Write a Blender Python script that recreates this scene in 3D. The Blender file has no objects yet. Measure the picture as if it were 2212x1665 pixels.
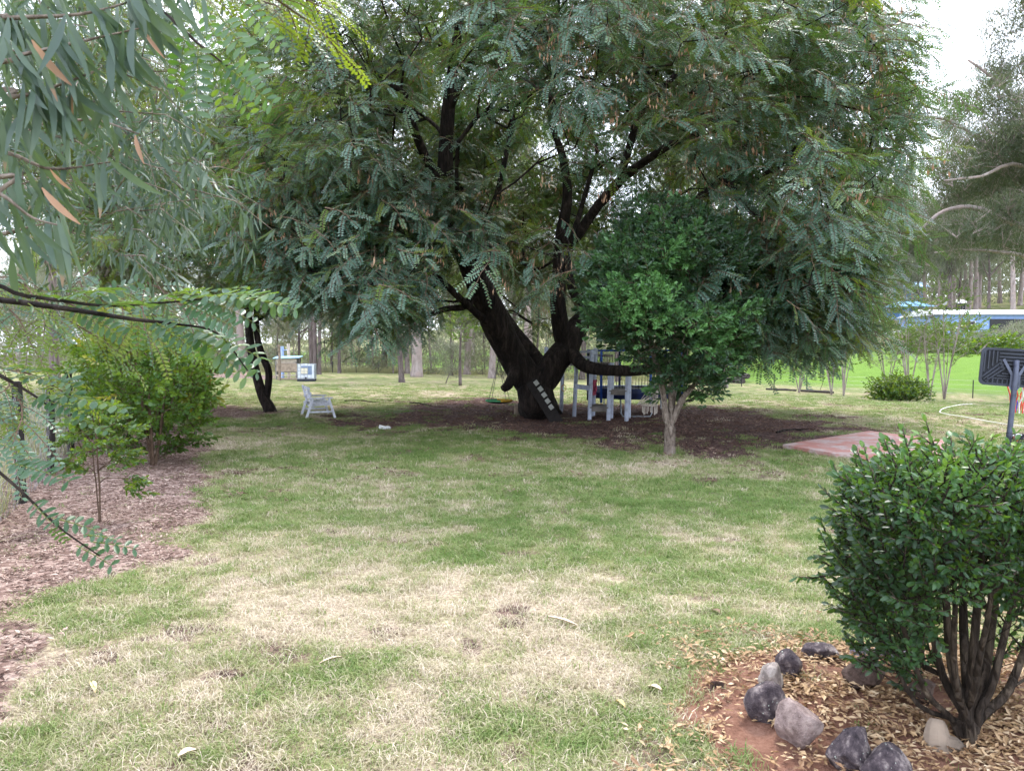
import bpy, math, random
import numpy as np
from mathutils import Vector, Matrix, Euler
R = math.radians
rng = np.random.default_rng(7); random.seed(7)
SC = bpy.context.scene
C = SC.collection

# ------------------------------------------------------------------ camera, sky, sun, exposure
FPX, CX, CY, HOR, EYE = 1702.0, 1106.0, 832.5, 762.5, 1.67     # measured on the photograph (2212 px wide)
PITCH = math.atan((CY - HOR) / FPX)
cd = bpy.data.cameras.new('camera'); cam = bpy.data.objects.new('camera', cd); C.objects.link(cam)
cam.location = (0, 0, EYE); cam.rotation_euler = (math.pi/2 - PITCH, 0, 0)
cd.sensor_width = 36; cd.lens = 36 * FPX / 2212; cd.clip_start = 0.05; cd.clip_end = 2000
cd.dof.use_dof = True; cd.dof.focus_distance = 13; cd.dof.aperture_fstop = 11.0
SC.camera = cam
SUN_EL, SUN_AZ = R(58), R(20)          # azimuth measured from +Y towards +X
w = bpy.data.worlds.new('World'); SC.world = w; w.use_nodes = True
nt = w.node_tree; nt.nodes.clear()
wo = nt.nodes.new('ShaderNodeOutputWorld'); bg = nt.nodes.new('ShaderNodeBackground')
sky = nt.nodes.new('ShaderNodeTexSky'); sky.sky_type = 'NISHITA'; sky.sun_disc = False
sky.sun_elevation = SUN_EL; sky.sun_rotation = SUN_AZ; sky.air_density = 1.0; sky.dust_density = 3.0; sky.ozone_density = 1.0
# thin bright cloud sheet over the sky
tcw = nt.nodes.new('ShaderNodeTexCoord'); nzw = nt.nodes.new('ShaderNodeTexNoise'); nzw.inputs['Scale'].default_value = 2.2; nzw.inputs['Detail'].default_value = 6
rw = nt.nodes.new('ShaderNodeMapRange'); rw.inputs['From Min'].default_value = .3; rw.inputs['From Max'].default_value = .62
rw.inputs['To Min'].default_value = .55; rw.inputs['To Max'].default_value = .97
mxw = nt.nodes.new('ShaderNodeMix'); mxw.data_type = 'RGBA'; mxw.inputs['B'].default_value = (9.6, 10.3, 11.9, 1)
L = nt.links.new
L(tcw.outputs['Generated'], nzw.inputs['Vector']); L(nzw.outputs['Fac'], rw.inputs['Value']); L(rw.outputs['Result'], mxw.inputs['Factor'])
L(sky.outputs['Color'], mxw.inputs['A']); L(mxw.outputs['Result'], bg.inputs['Color']); bg.inputs['Strength'].default_value = 0.12
L(bg.outputs['Background'], wo.inputs['Surface'])
sl = bpy.data.lights.new('sun', 'SUN'); sl.energy = 1.5; sl.angle = R(12); sl.color = (1, .95, .87)
so = bpy.data.objects.new('sun', sl); C.objects.link(so)
so.rotation_euler = (math.pi/2 - SUN_EL, 0, math.pi - SUN_AZ)
so.location = (0, 0, 60)
vs = SC.view_settings; vs.view_transform = 'Standard'; vs.look = 'None'; vs.exposure = 1.65; vs.gamma = 1.0; vs.use_curve_mapping = False
SC.cycles.use_denoising = True
SC.cycles.max_bounces = 4; SC.cycles.diffuse_bounces = 2; SC.cycles.glossy_bounces = 2; SC.cycles.transmission_bounces = 3
SC.cycles.sample_clamp_indirect = 6; SC.cycles.use_adaptive_sampling = True; SC.cycles.adaptive_threshold = .02

# ------------------------------------------------------------------ photo pixel -> world
def ray(u, v):
    x = (u - CX) / FPX; z = (CY - v) / FPX; c, s = math.cos(PITCH), math.sin(PITCH)
    return np.array([x, c + z*s, -s + z*c])
def P(u, v, d):
    r = ray(u, v); return np.array([r[0]/r[1]*d, d, EYE + r[2]/r[1]*d])
def XZ(u, d): return (u - CX) / FPX * d
def project(p):
    c, s = math.cos(PITCH), math.sin(PITCH)
    x, y, z = p[..., 0], p[..., 1], p[..., 2] - EYE
    f = y*c - z*s; up = y*s + z*c
    return CX + FPX*x/f, CY - FPX*up/f

# ------------------------------------------------------------------ noise
def _h(ix, iy, iz, seed):
    n = (ix*374761393 + iy*668265263 + iz*2147483647 + seed*974711) & 0xffffffff
    n = ((n ^ (n >> 13)) * 1274126177) & 0xffffffff
    n = ((n ^ (n >> 16)) * 2246822519) & 0xffffffff
    return ((n ^ (n >> 15)) & 0xffffff) / 0xffffff
def vnoise(x, y, z=0.0, seed=0):
    x, y, z = np.broadcast_arrays(np.asarray(x, float), np.asarray(y, float), np.asarray(z, float))
    ix, iy, iz = (np.floor(a).astype(np.int64) for a in (x, y, z))
    fx, fy, fz = x-ix, y-iy, z-iz
    fx, fy, fz = (t*t*(3-2*t) for t in (fx, fy, fz))
    o = 0
    for dx in (0, 1):
        for dy in (0, 1):
            for dz in (0, 1):
                o = o + _h(ix+dx, iy+dy, iz+dz, seed) * (fx if dx else 1-fx) * (fy if dy else 1-fy) * (fz if dz else 1-fz)
    return o
def fbm(x, y, z=0.0, seed=0, oct=4):
    o = 0; a = .5; t = 0
    x = np.asarray(x, float); y = np.asarray(y, float); z = np.asarray(z, float)
    for k in range(oct):
        o = o + a*vnoise(x*2**k, y*2**k, z*2**k, seed+k*17); t += a; a *= .5
    return o/t
def sstep(a, b, x):
    t = np.clip((x-a)/(b-a), 0, 1); return t*t*(3-2*t)

# ------------------------------------------------------------------ terrain
HS = np.array([-400, -26, -18, -8, 0, 3, 9, 17, 24, 42, 60, 90, 140, 260, 500.])
HZ = np.array([0, 0, -.12, -.5, -.7, -.62, .15, 1.35, 1.75, 2.7, 5.2, 9.2, 14.5, 24, 34.])
def H(x, y):
    s = (np.asarray(x, float)-16.3)*.879 + (np.asarray(y, float)-56)*.479
    z = sum(np.interp(s+o, HS, HZ) for o in (-3, -1.5, 0, 1.5, 3))/5
    far = sstep(14, 40, np.hypot(x, y))
    z = z + (fbm(np.asarray(x)*.12, np.asarray(y)*.12, 0, 3, 2)-.5)*.18*far
    bedx, bedy = (np.asarray(x)-1.62)/.95, (np.asarray(y)-3.75)/.85
    z = z + .10*np.exp(-(bedx**2+bedy**2)*1.1)
    return z
def G(u, v, far=240):
    r = ray(u, v); lo = 1.0; t = lo; st = .25
    while t < far:
        p = r*t
        if EYE + p[2] <= float(H(p[0], p[1])): break
        lo = t; t += st; st = max(.25, t*.03)
    hi = t
    for _ in range(30):
        m = (lo+hi)/2; p = r*m
        if EYE + p[2] <= float(H(p[0], p[1])): hi = m
        else: lo = m
    p = r*hi; return np.array([p[0], p[1], float(H(p[0], p[1]))])
def poly_sd(x, y, poly):
    poly = np.asarray(poly, float)[:, :2]; n = len(poly)
    d = np.full(x.shape, 1e9); inside = np.zeros(x.shape, bool)
    for i in range(n):
        a, b = poly[i], poly[(i+1) % n]
        e = b-a; t = np.clip(((x-a[0])*e[0]+(y-a[1])*e[1])/max(e@e, 1e-9), 0, 1)
        d = np.minimum(d, np.hypot(x-a[0]-t*e[0], y-a[1]-t*e[1]))
        c = ((a[1] > y) != (b[1] > y)) & (x < (b[0]-a[0])*(y-a[1])/((b[1]-a[1]) if abs(b[1]-a[1]) > 1e-9 else 1e-9)+a[0])
        inside ^= c
    return np.where(inside, d, -d)
def GP(*uv): return [G(*p) for p in uv]
POLY = {
 'mulch': GP((352,840),(372,868),(400,905),(432,960),(445,1020),(440,1090),(425,1140),(385,1185),(300,1225),(200,1262),(110,1290),(75,1350),(55,1430),(20,1520),(-90,1600)) + [np.array([-3.5,1.5,0]), np.array([-9,7,0]), np.array([-20,33,0])],
 'mulch_far': GP((355,803),(540,806),(600,812),(590,821),(480,815),(360,812)),
 'spur': GP((345,872),(420,868),(560,885),(615,892),(560,903),(430,900),(360,898)),
 'bare': GP((720,912),(800,890),(900,870),(1040,858),(1200,868),(1400,872),(1600,884),(1760,900),(1850,922),(1840,945),(1700,975),(1560,1000),(1440,985),(1330,960),(1180,945),(1050,935),(900,922),(800,925)),
 'bed': GP((1440,1480),(1500,1440),(1600,1405),(1760,1385),(1900,1385),(2230,1390)) + [np.array([3.4,5.1,0]), np.array([3.4,2.2,0]), np.array([1.0,2.2,0])] + GP((1620,1760),(1520,1650),(1480,1560)),
}
SPOTS_BARE = [(1170,1160,.75,.42),(1165,1158,.5,.3),(480,1150,.5,.28),(840,1365,.25,.16),(560,1420,.5,.3),(430,1560,.45,.2),(520,1640,.4,.15),(1250,880,.6,.4),(920,1180,.3,.18),(1560,1230,.0,.0),(2110,895,1.6,.7)]
SPOTS_DRY = [(500,960,1.0,2.4),(880,1240,.9,.8),(780,1080,.9,1.2),(1000,1310,.8,.5),(1220,1250,.7,.5),(350,1480,.5,.4),(640,1300,.6,.5),(1420,1010,2.2,.9),(1130,1000,1.0,.7),(1850,905,4,1.6),(1640,880,3,2.2),(1000,850,4,3),(1500,1300,.8,.4),(1600,1150,.9,.3),(1250,1480,.6,.3),(900,1500,.5,.4),(800,845,3,4)]
SPOTS_GRN = [(870,985,1.8,1.1),(1450,1060,1.6,.7),(1650,1090,1.1,.7),(1250,1050,1.3,.7),(980,1200,.45,.3),(700,1430,.7,.3),(1000,1500,.5,.3),(330,1330,.6,.3),(1500,1240,.8,.4),(1350,1600,.45,.25),(1100,1590,.4,.2),(1750,1010,.9,.6),(1850,950,2,.6),(1750,865,6,1.0),(960,890,2.2,1.0),(640,915,1.6,.9),(1060,945,1.0,.5),(1290,925,.7,.4)]
def blobs(x, y, spots):
    o = np.zeros(x.shape)
    for u, v, a, b in spots:
        if a <= 0: continue
        g = G(u, v); o = np.maximum(o, np.exp(-(((x-g[0])/a)**2+((y-g[1])/b)**2)))
    return o
def fields(x, y):
    x = np.asarray(x, float); y = np.asarray(y, float)
    n1 = fbm(x*1.1, y*1.1, 0, 11, 4)-.5; n2 = fbm(x*4, y*4, 0, 31, 3)-.5; n3 = fbm(x*.35, y*.35, 0, 51, 3)-.5
    n4 = fbm(x*2.2, y*2.2, 0, 77, 3)-.5
    mu = np.maximum(poly_sd(x, y, POLY['mulch'])+n1*.8+n2*.5, np.maximum(poly_sd(x, y, POLY['mulch_far'])+n1*1.5, poly_sd(x, y, POLY['spur'])*.8+n1*1.6+n2*.5))
    mulch = sstep(-.12, .2, mu)
    ba = poly_sd(x, y, POLY['bare'])
    bare = sstep(-.5, .6, ba*.75+n1*3.4+n2*1.5+n4*2.2-.1)
    bed = sstep(-.1, .15, poly_sd(x, y, POLY['bed'])+n1*.4+n2*.25)
    sp = blobs(x, y, SPOTS_BARE)
    bare = np.maximum(bare, sstep(.15, 1.05, sp*.95+n4*1.1+n2*1.0)*.62)
    bare = np.maximum(bare, sstep(.02, .42, fbm(x*1.6, y*1.6, 0, 91, 4)-.5+(n2*.9)+.04*sstep(7, 4, np.hypot(x, y)))*.62)
    # far lawn keeps its grass
    dist = np.hypot(x, y)
    tone = .40 + n1*.5 + n3*.4 + n4*.7 + n2*.8
    tone = tone + .25*blobs(x, y, SPOTS_DRY) - .27*blobs(x, y, SPOTS_GRN)
    tone = tone + .25*sstep(8, 4, dist)*sstep(2.6, -.2, x)
    right_hill = sstep(1, 5, (x-16.3)*.879+(y-56)*.479)*sstep(42, 20, (x-16.3)*.879+(y-56)*.479)
    tone = tone - .6*right_hill
    return dict(mulch=np.clip(mulch, 0, 1), bare=np.clip(bare*(1-mulch)*(1-right_hill), 0, 1), bed=bed, dry=np.clip(tone, 0, 1), lush=right_hill)

# ------------------------------------------------------------------ node helpers and materials
MATS = {}
def newmat(name):
    m = bpy.data.materials.new(name); m.use_nodes = True; t = m.node_tree
    p = t.nodes['Principled BSDF']; MATS[name] = m
    return m, t, p
def nd(t, kind, **kw):
    n = t.nodes.new(kind)
    for k, v in kw.items():
        if k in n.inputs: n.inputs[k].default_value = v
        else: setattr(n, k, v)
    return n
def ramp(t, fac, stops):
    r = t.nodes.new('ShaderNodeValToRGB'); e = r.color_ramp.elements
    while len(e) > 1: e.remove(e[0])
    e[0].position = stops[0][0]; e[0].color = (*stops[0][1], 1)
    for pos, col in stops[1:]:
        x = e.new(pos); x.color = (*col, 1)
    t.links.new(fac, r.inputs['Fac']); return r.outputs['Color']
def mixc(t, fac, a, b, mode='MIX'):
    m = t.nodes.new('ShaderNodeMix'); m.data_type = 'RGBA'; m.blend_type = mode
    for s, val in (('Factor', fac), ('A', a), ('B', b)):
        if isinstance(val, bpy.types.NodeSocket): t.links.new(val, m.inputs[s])
        elif s == 'Factor': m.inputs[s].default_value = val
        else: m.inputs[s].default_value = (*val, 1)
    return m.outputs['Result']
def mth(t, op, a, b=None):
    m = t.nodes.new('ShaderNodeMath'); m.operation = op
    for i, val in enumerate((a, b)):
        if val is None: continue
        if isinstance(val, bpy.types.NodeSocket): t.links.new(val, m.inputs[i])
        else: m.inputs[i].default_value = val
    return m.outputs[0]
def noise(t, scale, detail=4, rough=.55, co=None, out='Fac', dist=0):
    n = nd(t, 'ShaderNodeTexNoise'); n.inputs['Scale'].default_value = scale; n.inputs['Detail'].default_value = detail; n.inputs['Roughness'].default_value = rough
    n.inputs['Distortion'].default_value = dist
    if co is None:
        co = nd(t, 'ShaderNodeTexCoord').outputs['Object']
    t.links.new(co, n.inputs['Vector']); return n.outputs[out]
def bump(t, p, h, strength=.4, dist=.02):
    b = nd(t, 'ShaderNodeBump'); b.inputs['Strength'].default_value = strength; b.inputs['Distance'].default_value = dist
    t.links.new(h, b.inputs['Height']); t.links.new(b.outputs['Normal'], p.inputs['Normal'])
def simple(name, col, rough=.6, var=.25, scale=14, metal=0, spec=.4, bmp=.15, dark=None, bscale=None):
    m, t, p = newmat(name)
    f = noise(t, scale, 5)
    dk = dark or tuple(c*(1-var*1.6) for c in col); lt = tuple(min(1, c*(1+var)) for c in col)
    t.links.new(ramp(t, f, [(.28, dk), (.5, col), (.75, lt)]), p.inputs['Base Color'])
    p.inputs['Roughness'].default_value = rough; p.inputs['Metallic'].default_value = metal; p.inputs['Specular IOR Level'].default_value = spec
    if bmp: bump(t, p, noise(t, bscale or scale*3, 4), bmp, .01)
    return m
def leafmat(name, stops, trans, tfac=.35, rough=.42, spec=.5, tint=False, vein=None):
    """leaf: glossy upper side with light shining through the blade; one random shade per spray"""
    m, t, p = newmat(name)
    rnd = nd(t, 'ShaderNodeObjectInfo').outputs['Random']
    nz = noise(t, 9, 2)
    f = mth(t, 'ADD', mth(t, 'MULTIPLY', rnd, .75), mth(t, 'MULTIPLY', mth(t, 'SUBTRACT', nz, .37), .9))
    if tint:
        a = nd(t, 'ShaderNodeAttribute'); a.attribute_type = 'INSTANCER'; a.attribute_name = 'tint'
        f = mth(t, 'ADD', a.outputs['Fac'], mth(t, 'MULTIPLY', mth(t, 'SUBTRACT', rnd, .5), .5))
    col = ramp(t, f, stops)
    t.links.new(col, p.inputs['Base Color']); p.inputs['Roughness'].default_value = rough; p.inputs['Specular IOR Level'].default_value = spec
    tr = nd(t, 'ShaderNodeBsdfTranslucent')
    if isinstance(trans, tuple): tr.inputs['Color'].default_value = (*trans, 1)
    else: t.links.new(ramp(t, f, trans), tr.inputs['Color'])
    mx = nd(t, 'ShaderNodeMixShader'); mx.inputs['Fac'].default_value = tfac
    t.links.new(p.outputs[0], mx.inputs[1]); t.links.new(tr.outputs[0], mx.inputs[2])
    t.links.new(mx.outputs[0], t.nodes['Material Output'].inputs['Surface'])
    return m
def barkmat(name, a, b, c, scale=9, stretch=(1, 1, .22), bs=.8, patch=None):
    m, t, p = newmat(name)
    mp = nd(t, 'ShaderNodeMapping'); mp.inputs['Scale'].default_value = stretch
    t.links.new(nd(t, 'ShaderNodeTexCoord').outputs['Object'], mp.inputs['Vector']); co = mp.outputs['Vector']
    n1 = noise(t, scale, 7, .65, co, dist=.8)
    v = nd(t, 'ShaderNodeTexVoronoi', feature='DISTANCE_TO_EDGE'); v.inputs['Scale'].default_value = scale*1.6; t.links.new(co, v.inputs['Vector'])
    col = ramp(t, n1, [(.3, a), (.5, b), (.72, c)])
    if patch: col = mixc(t, ramp(t, noise(t, 1.6, 4), [(.5, (0, 0, 0)), (.6, (1, 1, 1))]), col, patch)
    t.links.new(col, p.inputs['Base Color']); p.inputs['Roughness'].default_value = .9; p.inputs['Specular IOR Level'].default_value = .2
    hgt = mth(t, 'ADD', n1, mth(t, 'MINIMUM', mth(t, 'MULTIPLY', v.outputs['Distance'], 3.0), .7))
    bump(t, p, hgt, bs, .03)
    return m

# leaves
leafmat('leaf_tipu', [(0, (.022, .062, .044)), (.4, (.046, .108, .078)), (.75, (.090, .170, .128)), (1, (.12, .19, .07))], [(0, (.10, .22, .03)), (.6, (.20, .33, .03)), (1, (.36, .42, .04))], .30, .34, .7)
leafmat('leaf_tipu_young', [(0, (.05, .10, .022)), (.6, (.09, .15, .025)), (1, (.16, .19, .025))], (.26, .34, .02), .42, .45, .4)
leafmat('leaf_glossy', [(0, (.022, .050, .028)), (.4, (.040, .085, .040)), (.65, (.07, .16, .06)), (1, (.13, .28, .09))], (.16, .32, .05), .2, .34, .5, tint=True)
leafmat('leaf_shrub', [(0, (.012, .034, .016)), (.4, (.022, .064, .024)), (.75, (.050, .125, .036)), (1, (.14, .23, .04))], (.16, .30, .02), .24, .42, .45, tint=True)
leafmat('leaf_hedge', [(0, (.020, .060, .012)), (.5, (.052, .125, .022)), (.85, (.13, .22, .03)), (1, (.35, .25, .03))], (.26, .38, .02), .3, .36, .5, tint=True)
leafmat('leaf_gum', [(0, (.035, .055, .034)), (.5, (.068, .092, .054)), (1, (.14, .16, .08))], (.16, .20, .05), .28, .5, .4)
leafmat('leaf_gum_far', [(0, (.10, .125, .085)), (.5, (.16, .185, .125)), (1, (.25, .265, .17))], (.26, .28, .15), .30, .6, .3)  # gum grey-green made paler: distance haze is put into the leaf colour
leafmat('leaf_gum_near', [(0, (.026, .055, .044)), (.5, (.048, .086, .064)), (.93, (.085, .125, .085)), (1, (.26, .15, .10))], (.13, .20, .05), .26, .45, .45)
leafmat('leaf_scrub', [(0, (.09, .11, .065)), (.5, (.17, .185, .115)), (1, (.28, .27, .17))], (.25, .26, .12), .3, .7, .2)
leafmat('pod', [(0, (.22, .12, .075)), (.6, (.38, .23, .15)), (1, (.52, .37, .25))], (.4, .22, .10), .3, .6, .3)
leafmat('litter_leaf', [(0, (.10, .055, .035)), (.3, (.24, .14, .075)), (.6, (.42, .28, .15)), (1, (.60, .47, .32))], (.4, .25, .08), .15, .6, .3)
leafmat('lawn_leaf', [(0, (.45, .33, .14)), (.5, (.62, .50, .26)), (1, (.75, .68, .48))], (.4, .3, .1), .15, .6, .3)
leafmat('shade_litter', [(0, (.060, .032, .028)), (.5, (.15, .088, .070)), (.85, (.26, .17, .13)), (1, (.50, .40, .30))], (.2, .1, .06), .1, .8, .2)
leafmat('chip', [(0, (.075, .045, .038)), (.35, (.20, .13, .105)), (.7, (.34, .24, .20)), (1, (.55, .45, .38))], (.2, .1, .06), .05, .85, .2)
leafmat('grass_blade', [(0, (.115, .185, .05)), (.28, (.19, .25, .08)), (.5, (.28, .295, .135)), (.72, (.46, .40, .28)), (1, (.62, .53, .42))], [(0, (.18, .30, .05)), (.5, (.30, .33, .11)), (1, (.46, .39, .28))], .3, .6, .25, tint=True)
leafmat('tall_grass', [(0, (.20, .24, .09)), (.5, (.34, .33, .17)), (1, (.46, .42, .27))], (.36, .36, .16), .35, .7, .2)
leafmat('yellow_leaf', [(0, (.55, .42, .03)), (1, (.70, .50, .04))], (.6, .5, .04), .3, .5, .3)
# bark and wood
barkmat('bark_tipu', (.005, .004, .004), (.018, .013, .011), (.060, .044, .037), 7, (1, 1, .25), 1.0)
barkmat('bark_pale', (.06, .045, .036), (.17, .135, .11), (.32, .27, .23), 12, (1, 1, .4), .7)
barkmat('bark_gum', (.16, .125, .115), (.29, .24, .225), (.42, .365, .345), 3, (1, 1, .35), .5, patch=(.33, .26, .24))
barkmat('bark_ironbark', (.06, .045, .045), (.14, .11, .105), (.24, .20, .19), 5, (1, 1, .2), 1.0)
barkmat('bark_shrub', (.012, .009, .007), (.040, .029, .022), (.13, .10, .072), 16, (1, 1, .3), .8)
barkmat('twig', (.06, .035, .025), (.12, .08, .055), (.2, .14, .1), 20, (1, 1, .3), .4)
barkmat('twig_green', (.10, .12, .03), (.16, .19, .05), (.22, .24, .08), 20, (1, 1, .3), .2)
simple('white_paint', (.70, .71, .80), .6, .12, 9, dark=(.40, .41, .46))
simple('post_paint', (.50, .54, .66), .7, .14, 7, dark=(.32, .34, .42), bmp=.3)
simple('deck_wood', (.20, .175, .155), .8, .3, 6, bmp=.3)
simple('plank_wood', (.40, .31, .24), .8, .28, 6, bmp=.25)
simple('plank_pale', (.56, .47, .40), .8, .2, 6, bmp=.2)
simple('plank_grey', (.24, .22, .21), .85, .3, 5, bmp=.3)
simple('dark_board', (.018, .014, .013), .9, .3, 10)
simple('pad_grey', (.34, .34, .31), .7, .12, 20)
simple('iron', (.10, .10, .11), .55, .25, 10, metal=.6)
simple('dark_steel', (.035, .035, .04), .6, .3, 12, metal=.3)
simple('galv', (.40, .42, .45), .45, .2, 10, metal=.7)
simple('blue_metal', (.16, .34, .72), .5, .15, 6)
simple('blue_post', (.36, .48, .78), .55, .15, 6)
simple('blue_roof', (.30, .55, .85), .5, .12, 4)
simple('navy_pad', (.012, .022, .085), .55, .3, 6)
simple('blue_pad', (.03, .10, .42), .5, .25, 6)
simple('navy_plastic', (.028, .034, .055), .42, .25, 5, spec=.5, bmp=.05)
simple('navy_dark', (.010, .012, .020), .6, .25, 5)
simple('pole_paint', (.075, .085, .125), .5, .35, 7, bmp=.1)
simple('tank_plastic', (.72, .76, .84), .35, .1, 3, bmp=.05)
simple('tank_blue', (.20, .28, .46), .5, .15, 4)
simple('tank_dark', (.03, .035, .06), .6, .2, 4)
simple('paper', (.80, .74, .60), .7, .25, 24)
simple('rope', (.16, .15, .14), .9, .2, 40)
simple('cream_cotton', (.60, .53, .46), .9, .15, 40)
simple('pink_cloth', (.55, .10, .16), .85, .5, 16)
simple('swing_green', (.07, .30, .13), .7, .2, 12)
simple('swing_yellow', (.60, .36, .04), .7, .2, 12)
simple('swing_dark', (.015, .017, .02), .7, .2, 12)
simple('orange_ring', (.55, .26, .05), .5, .2, 10)
simple('net_red', (.70, .10, .05), .7, .15, 20)
simple('net_white', (.8, .8, .82), .7, .1, 20)
simple('net_blue', (.10, .06, .55), .7, .15, 20)
simple('rubber_orange', (.62, .17, .06), .6, .15, 30)
simple('rubber_grey', (.50, .42, .42), .6, .15, 30)
simple('white_roof', (.74, .75, .80), .45, .1, 2, bmp=.02)
simple('blue_wall', (.22, .34, .62), .6, .1, 2, bmp=.02)
simple('dark_window', (.012, .013, .016), .3, .2, 3)
simple('car_white', (.75, .76, .78), .25, .05, 3, bmp=0)
simple('tyre', (.012, .012, .012), .85, .2, 20)
simple('log_wood', (.055, .044, .040), .9, .4, 8, bmp=.5)
simple('stump_wood', (.24, .185, .14), .9, .35, 8, bmp=.4)
simple('hose_white', (.72, .72, .66), .5, .1, 10)
simple('wire', (.26, .25, .26), .5, .2, 10, metal=.5)
simple('driveway', (.40, .40, .43), .9, .12, 3)
simple('bark_strip', (.55, .44, .33), .85, .3, 20)

# ground
m, t, p = newmat('ground')
def attr(t, n):
    a = nd(t, 'ShaderNodeAttribute'); a.attribute_name = n; return a.outputs['Fac']
co = nd(t, 'ShaderNodeTexCoord').outputs['Object']
fine = noise(t, 55, 6, .7, co); mid = noise(t, 9, 5, .6, co)
f = mth(t, 'ADD', attr(t, 'dry'), mth(t, 'ADD', mth(t, 'MULTIPLY', mth(t, 'SUBTRACT', fine, .5), 1.1), mth(t, 'MULTIPLY', mth(t, 'SUBTRACT', mid, .5), .7)))
g = ramp(t, f, [(0, (.10, .155, .045)), (.3, (.175, .225, .075)), (.52, (.26, .265, .12)), (.75, (.39, .33, .22)), (1, (.48, .40, .30))])
under = ramp(t, noise(t, 34, 4, .6, co), [(.42, (1, 1, 1)), (.6, (0, 0, 0))])
g = mixc(t, mth(t, 'MULTIPLY', under, .6), g, (.10, .062, .045))
lush = ramp(t, mth(t, 'ADD', mth(t, 'MULTIPLY', fine, .5), mth(t, 'MULTIPLY', noise(t, .9, 5, .6, co), .5)), [(.3, (.07, .155, .012)), (.6, (.12, .225, .022)), (.8, (.18, .28, .05))])
g = mixc(t, mth(t, 'MULTIPLY', attr(t, 'lush'), .8), g, lush)
soil = ramp(t, mth(t, 'ADD', mth(t, 'MULTIPLY', fine, .6), mth(t, 'MULTIPLY', mid, .4)), [(.3, (.045, .022, .019)), (.5, (.115, .062, .050)), (.7, (.21, .125, .095))])
vor = nd(t, 'ShaderNodeTexVoronoi'); vor.inputs['Scale'].default_value = 26; t.links.new(co, vor.inputs['Vector'])
sepx = nd(t, 'ShaderNodeSeparateColor'); t.links.new(vor.outputs['Color'], sepx.inputs['Color'])
chips = ramp(t, mth(t, 'ADD', mth(t, 'MULTIPLY', sepx.outputs['Red'], .55), mth(t, 'MULTIPLY', fine, .45)), [(.2, (.06, .036, .030)), (.45, (.18, .115, .095)), (.62, (.29, .205, .175)), (.85, (.42, .33, .28))])
redsoil = ramp(t, mth(t, 'ADD', mth(t, 'MULTIPLY', fine, .5), mth(t, 'MULTIPLY', mid, .5)), [(.3, (.085, .040, .028)), (.5, (.19, .095, .065)), (.7, (.29, .165, .12))])
litter = ramp(t, mth(t, 'ADD', mth(t, 'MULTIPLY', sepx.outputs['Green'], .55), mth(t, 'MULTIPLY', fine, .45)), [(.2, (.030, .016, .016)), (.5, (.085, .047, .042)), (.7, (.15, .092, .078)), (.92, (.30, .21, .165))])
def soft(a): return ramp(t, mth(t, 'ADD', a, mth(t, 'MULTIPLY', mth(t, 'SUBTRACT', fine, .5), .8)), [(.35, (0, 0, 0)), (.65, (1, 1, 1))])
c = mixc(t, soft(attr(t, 'bare')), g, litter)
c = mixc(t, soft(attr(t, 'mulch')), c, chips)
c = mixc(t, soft(attr(t, 'bed')), c, redsoil)
t.links.new(c, p.inputs['Base Color']); p.inputs['Roughness'].default_value = .95; p.inputs['Specular IOR Level'].default_value = .15
bump(t, p, mth(t, 'ADD', fine, mth(t, 'MULTIPLY', sepx.outputs['Blue'], .4)), .7, .03)
# red painted concrete pad
m, t, p = newmat('red_slab')
n1 = noise(t, 2.2, 7, .7); n2 = noise(t, 14, 5, .6)
c = mixc(t, ramp(t, n1, [(.44, (0, 0, 0)), (.58, (1, 1, 1))]), (.40, .16, .13), (.43, .34, .32))
c = mixc(t, ramp(t, n2, [(.45, (0, 0, 0)), (.75, (1, 1, 1))]), c, (.30, .17, .145))
t.links.new(c, p.inputs['Base Color']); p.inputs['Roughness'].default_value = .8; bump(t, p, n2, .2, .01)
# rocks
def rockmat(name, a, b, c, lich):
    m, t, p = newmat(name)
    n1 = noise(t, 17, 8, .68); n2 = noise(t, 110, 6, .6); n3 = noise(t, 12, 3, .5)
    col = ramp(t, n1, [(.34, a), (.5, b), (.66, c)])
    col = mixc(t, ramp(t, n2, [(.62, (0, 0, 0)), (.7, (1, 1, 1))]), col, tuple(min(1, x*1.7) for x in b))
    vr = nd(t, 'ShaderNodeTexVoronoi'); vr.inputs['Scale'].default_value = 48; t.links.new(nd(t, 'ShaderNodeTexCoord').outputs['Object'], vr.inputs['Vector'])
    lf = mth(t, 'MULTIPLY', mth(t, 'LESS_THAN', mth(t, 'ADD', vr.outputs['Distance'], mth(t, 'MULTIPLY', n2, .25)), .27), mth(t, 'GREATER_THAN', n3, .5))
    col = mixc(t, mth(t, 'MULTIPLY', lf, lich), col, (.42, .46, .40))
    t.links.new(col, p.inputs['Base Color']); p.inputs['Roughness'].default_value = .85; p.inputs['Specular IOR Level'].default_value = .25
    bump(t, p, mth(t, 'ADD', n1, mth(t, 'MULTIPLY', n2, .35)), .9, .02)
rockmat('rock_dark', (.024, .018, .023), (.078, .060, .066), (.30, .25, .235), .9)
rockmat('rock_pink', (.12, .085, .08), (.25, .185, .17), (.38, .30, .275), .2)
rockmat('rock_lichen', (.13, .11, .10), (.28, .235, .215), (.44, .39, .35), 1.0)
rockmat('rock_lilac', (.12, .11, .14), (.22, .20, .24), (.34, .32, .36), .1)
rockmat('rock_clod', (.03, .020, .016), (.075, .048, .038), (.16, .11, .09), 0)

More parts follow.
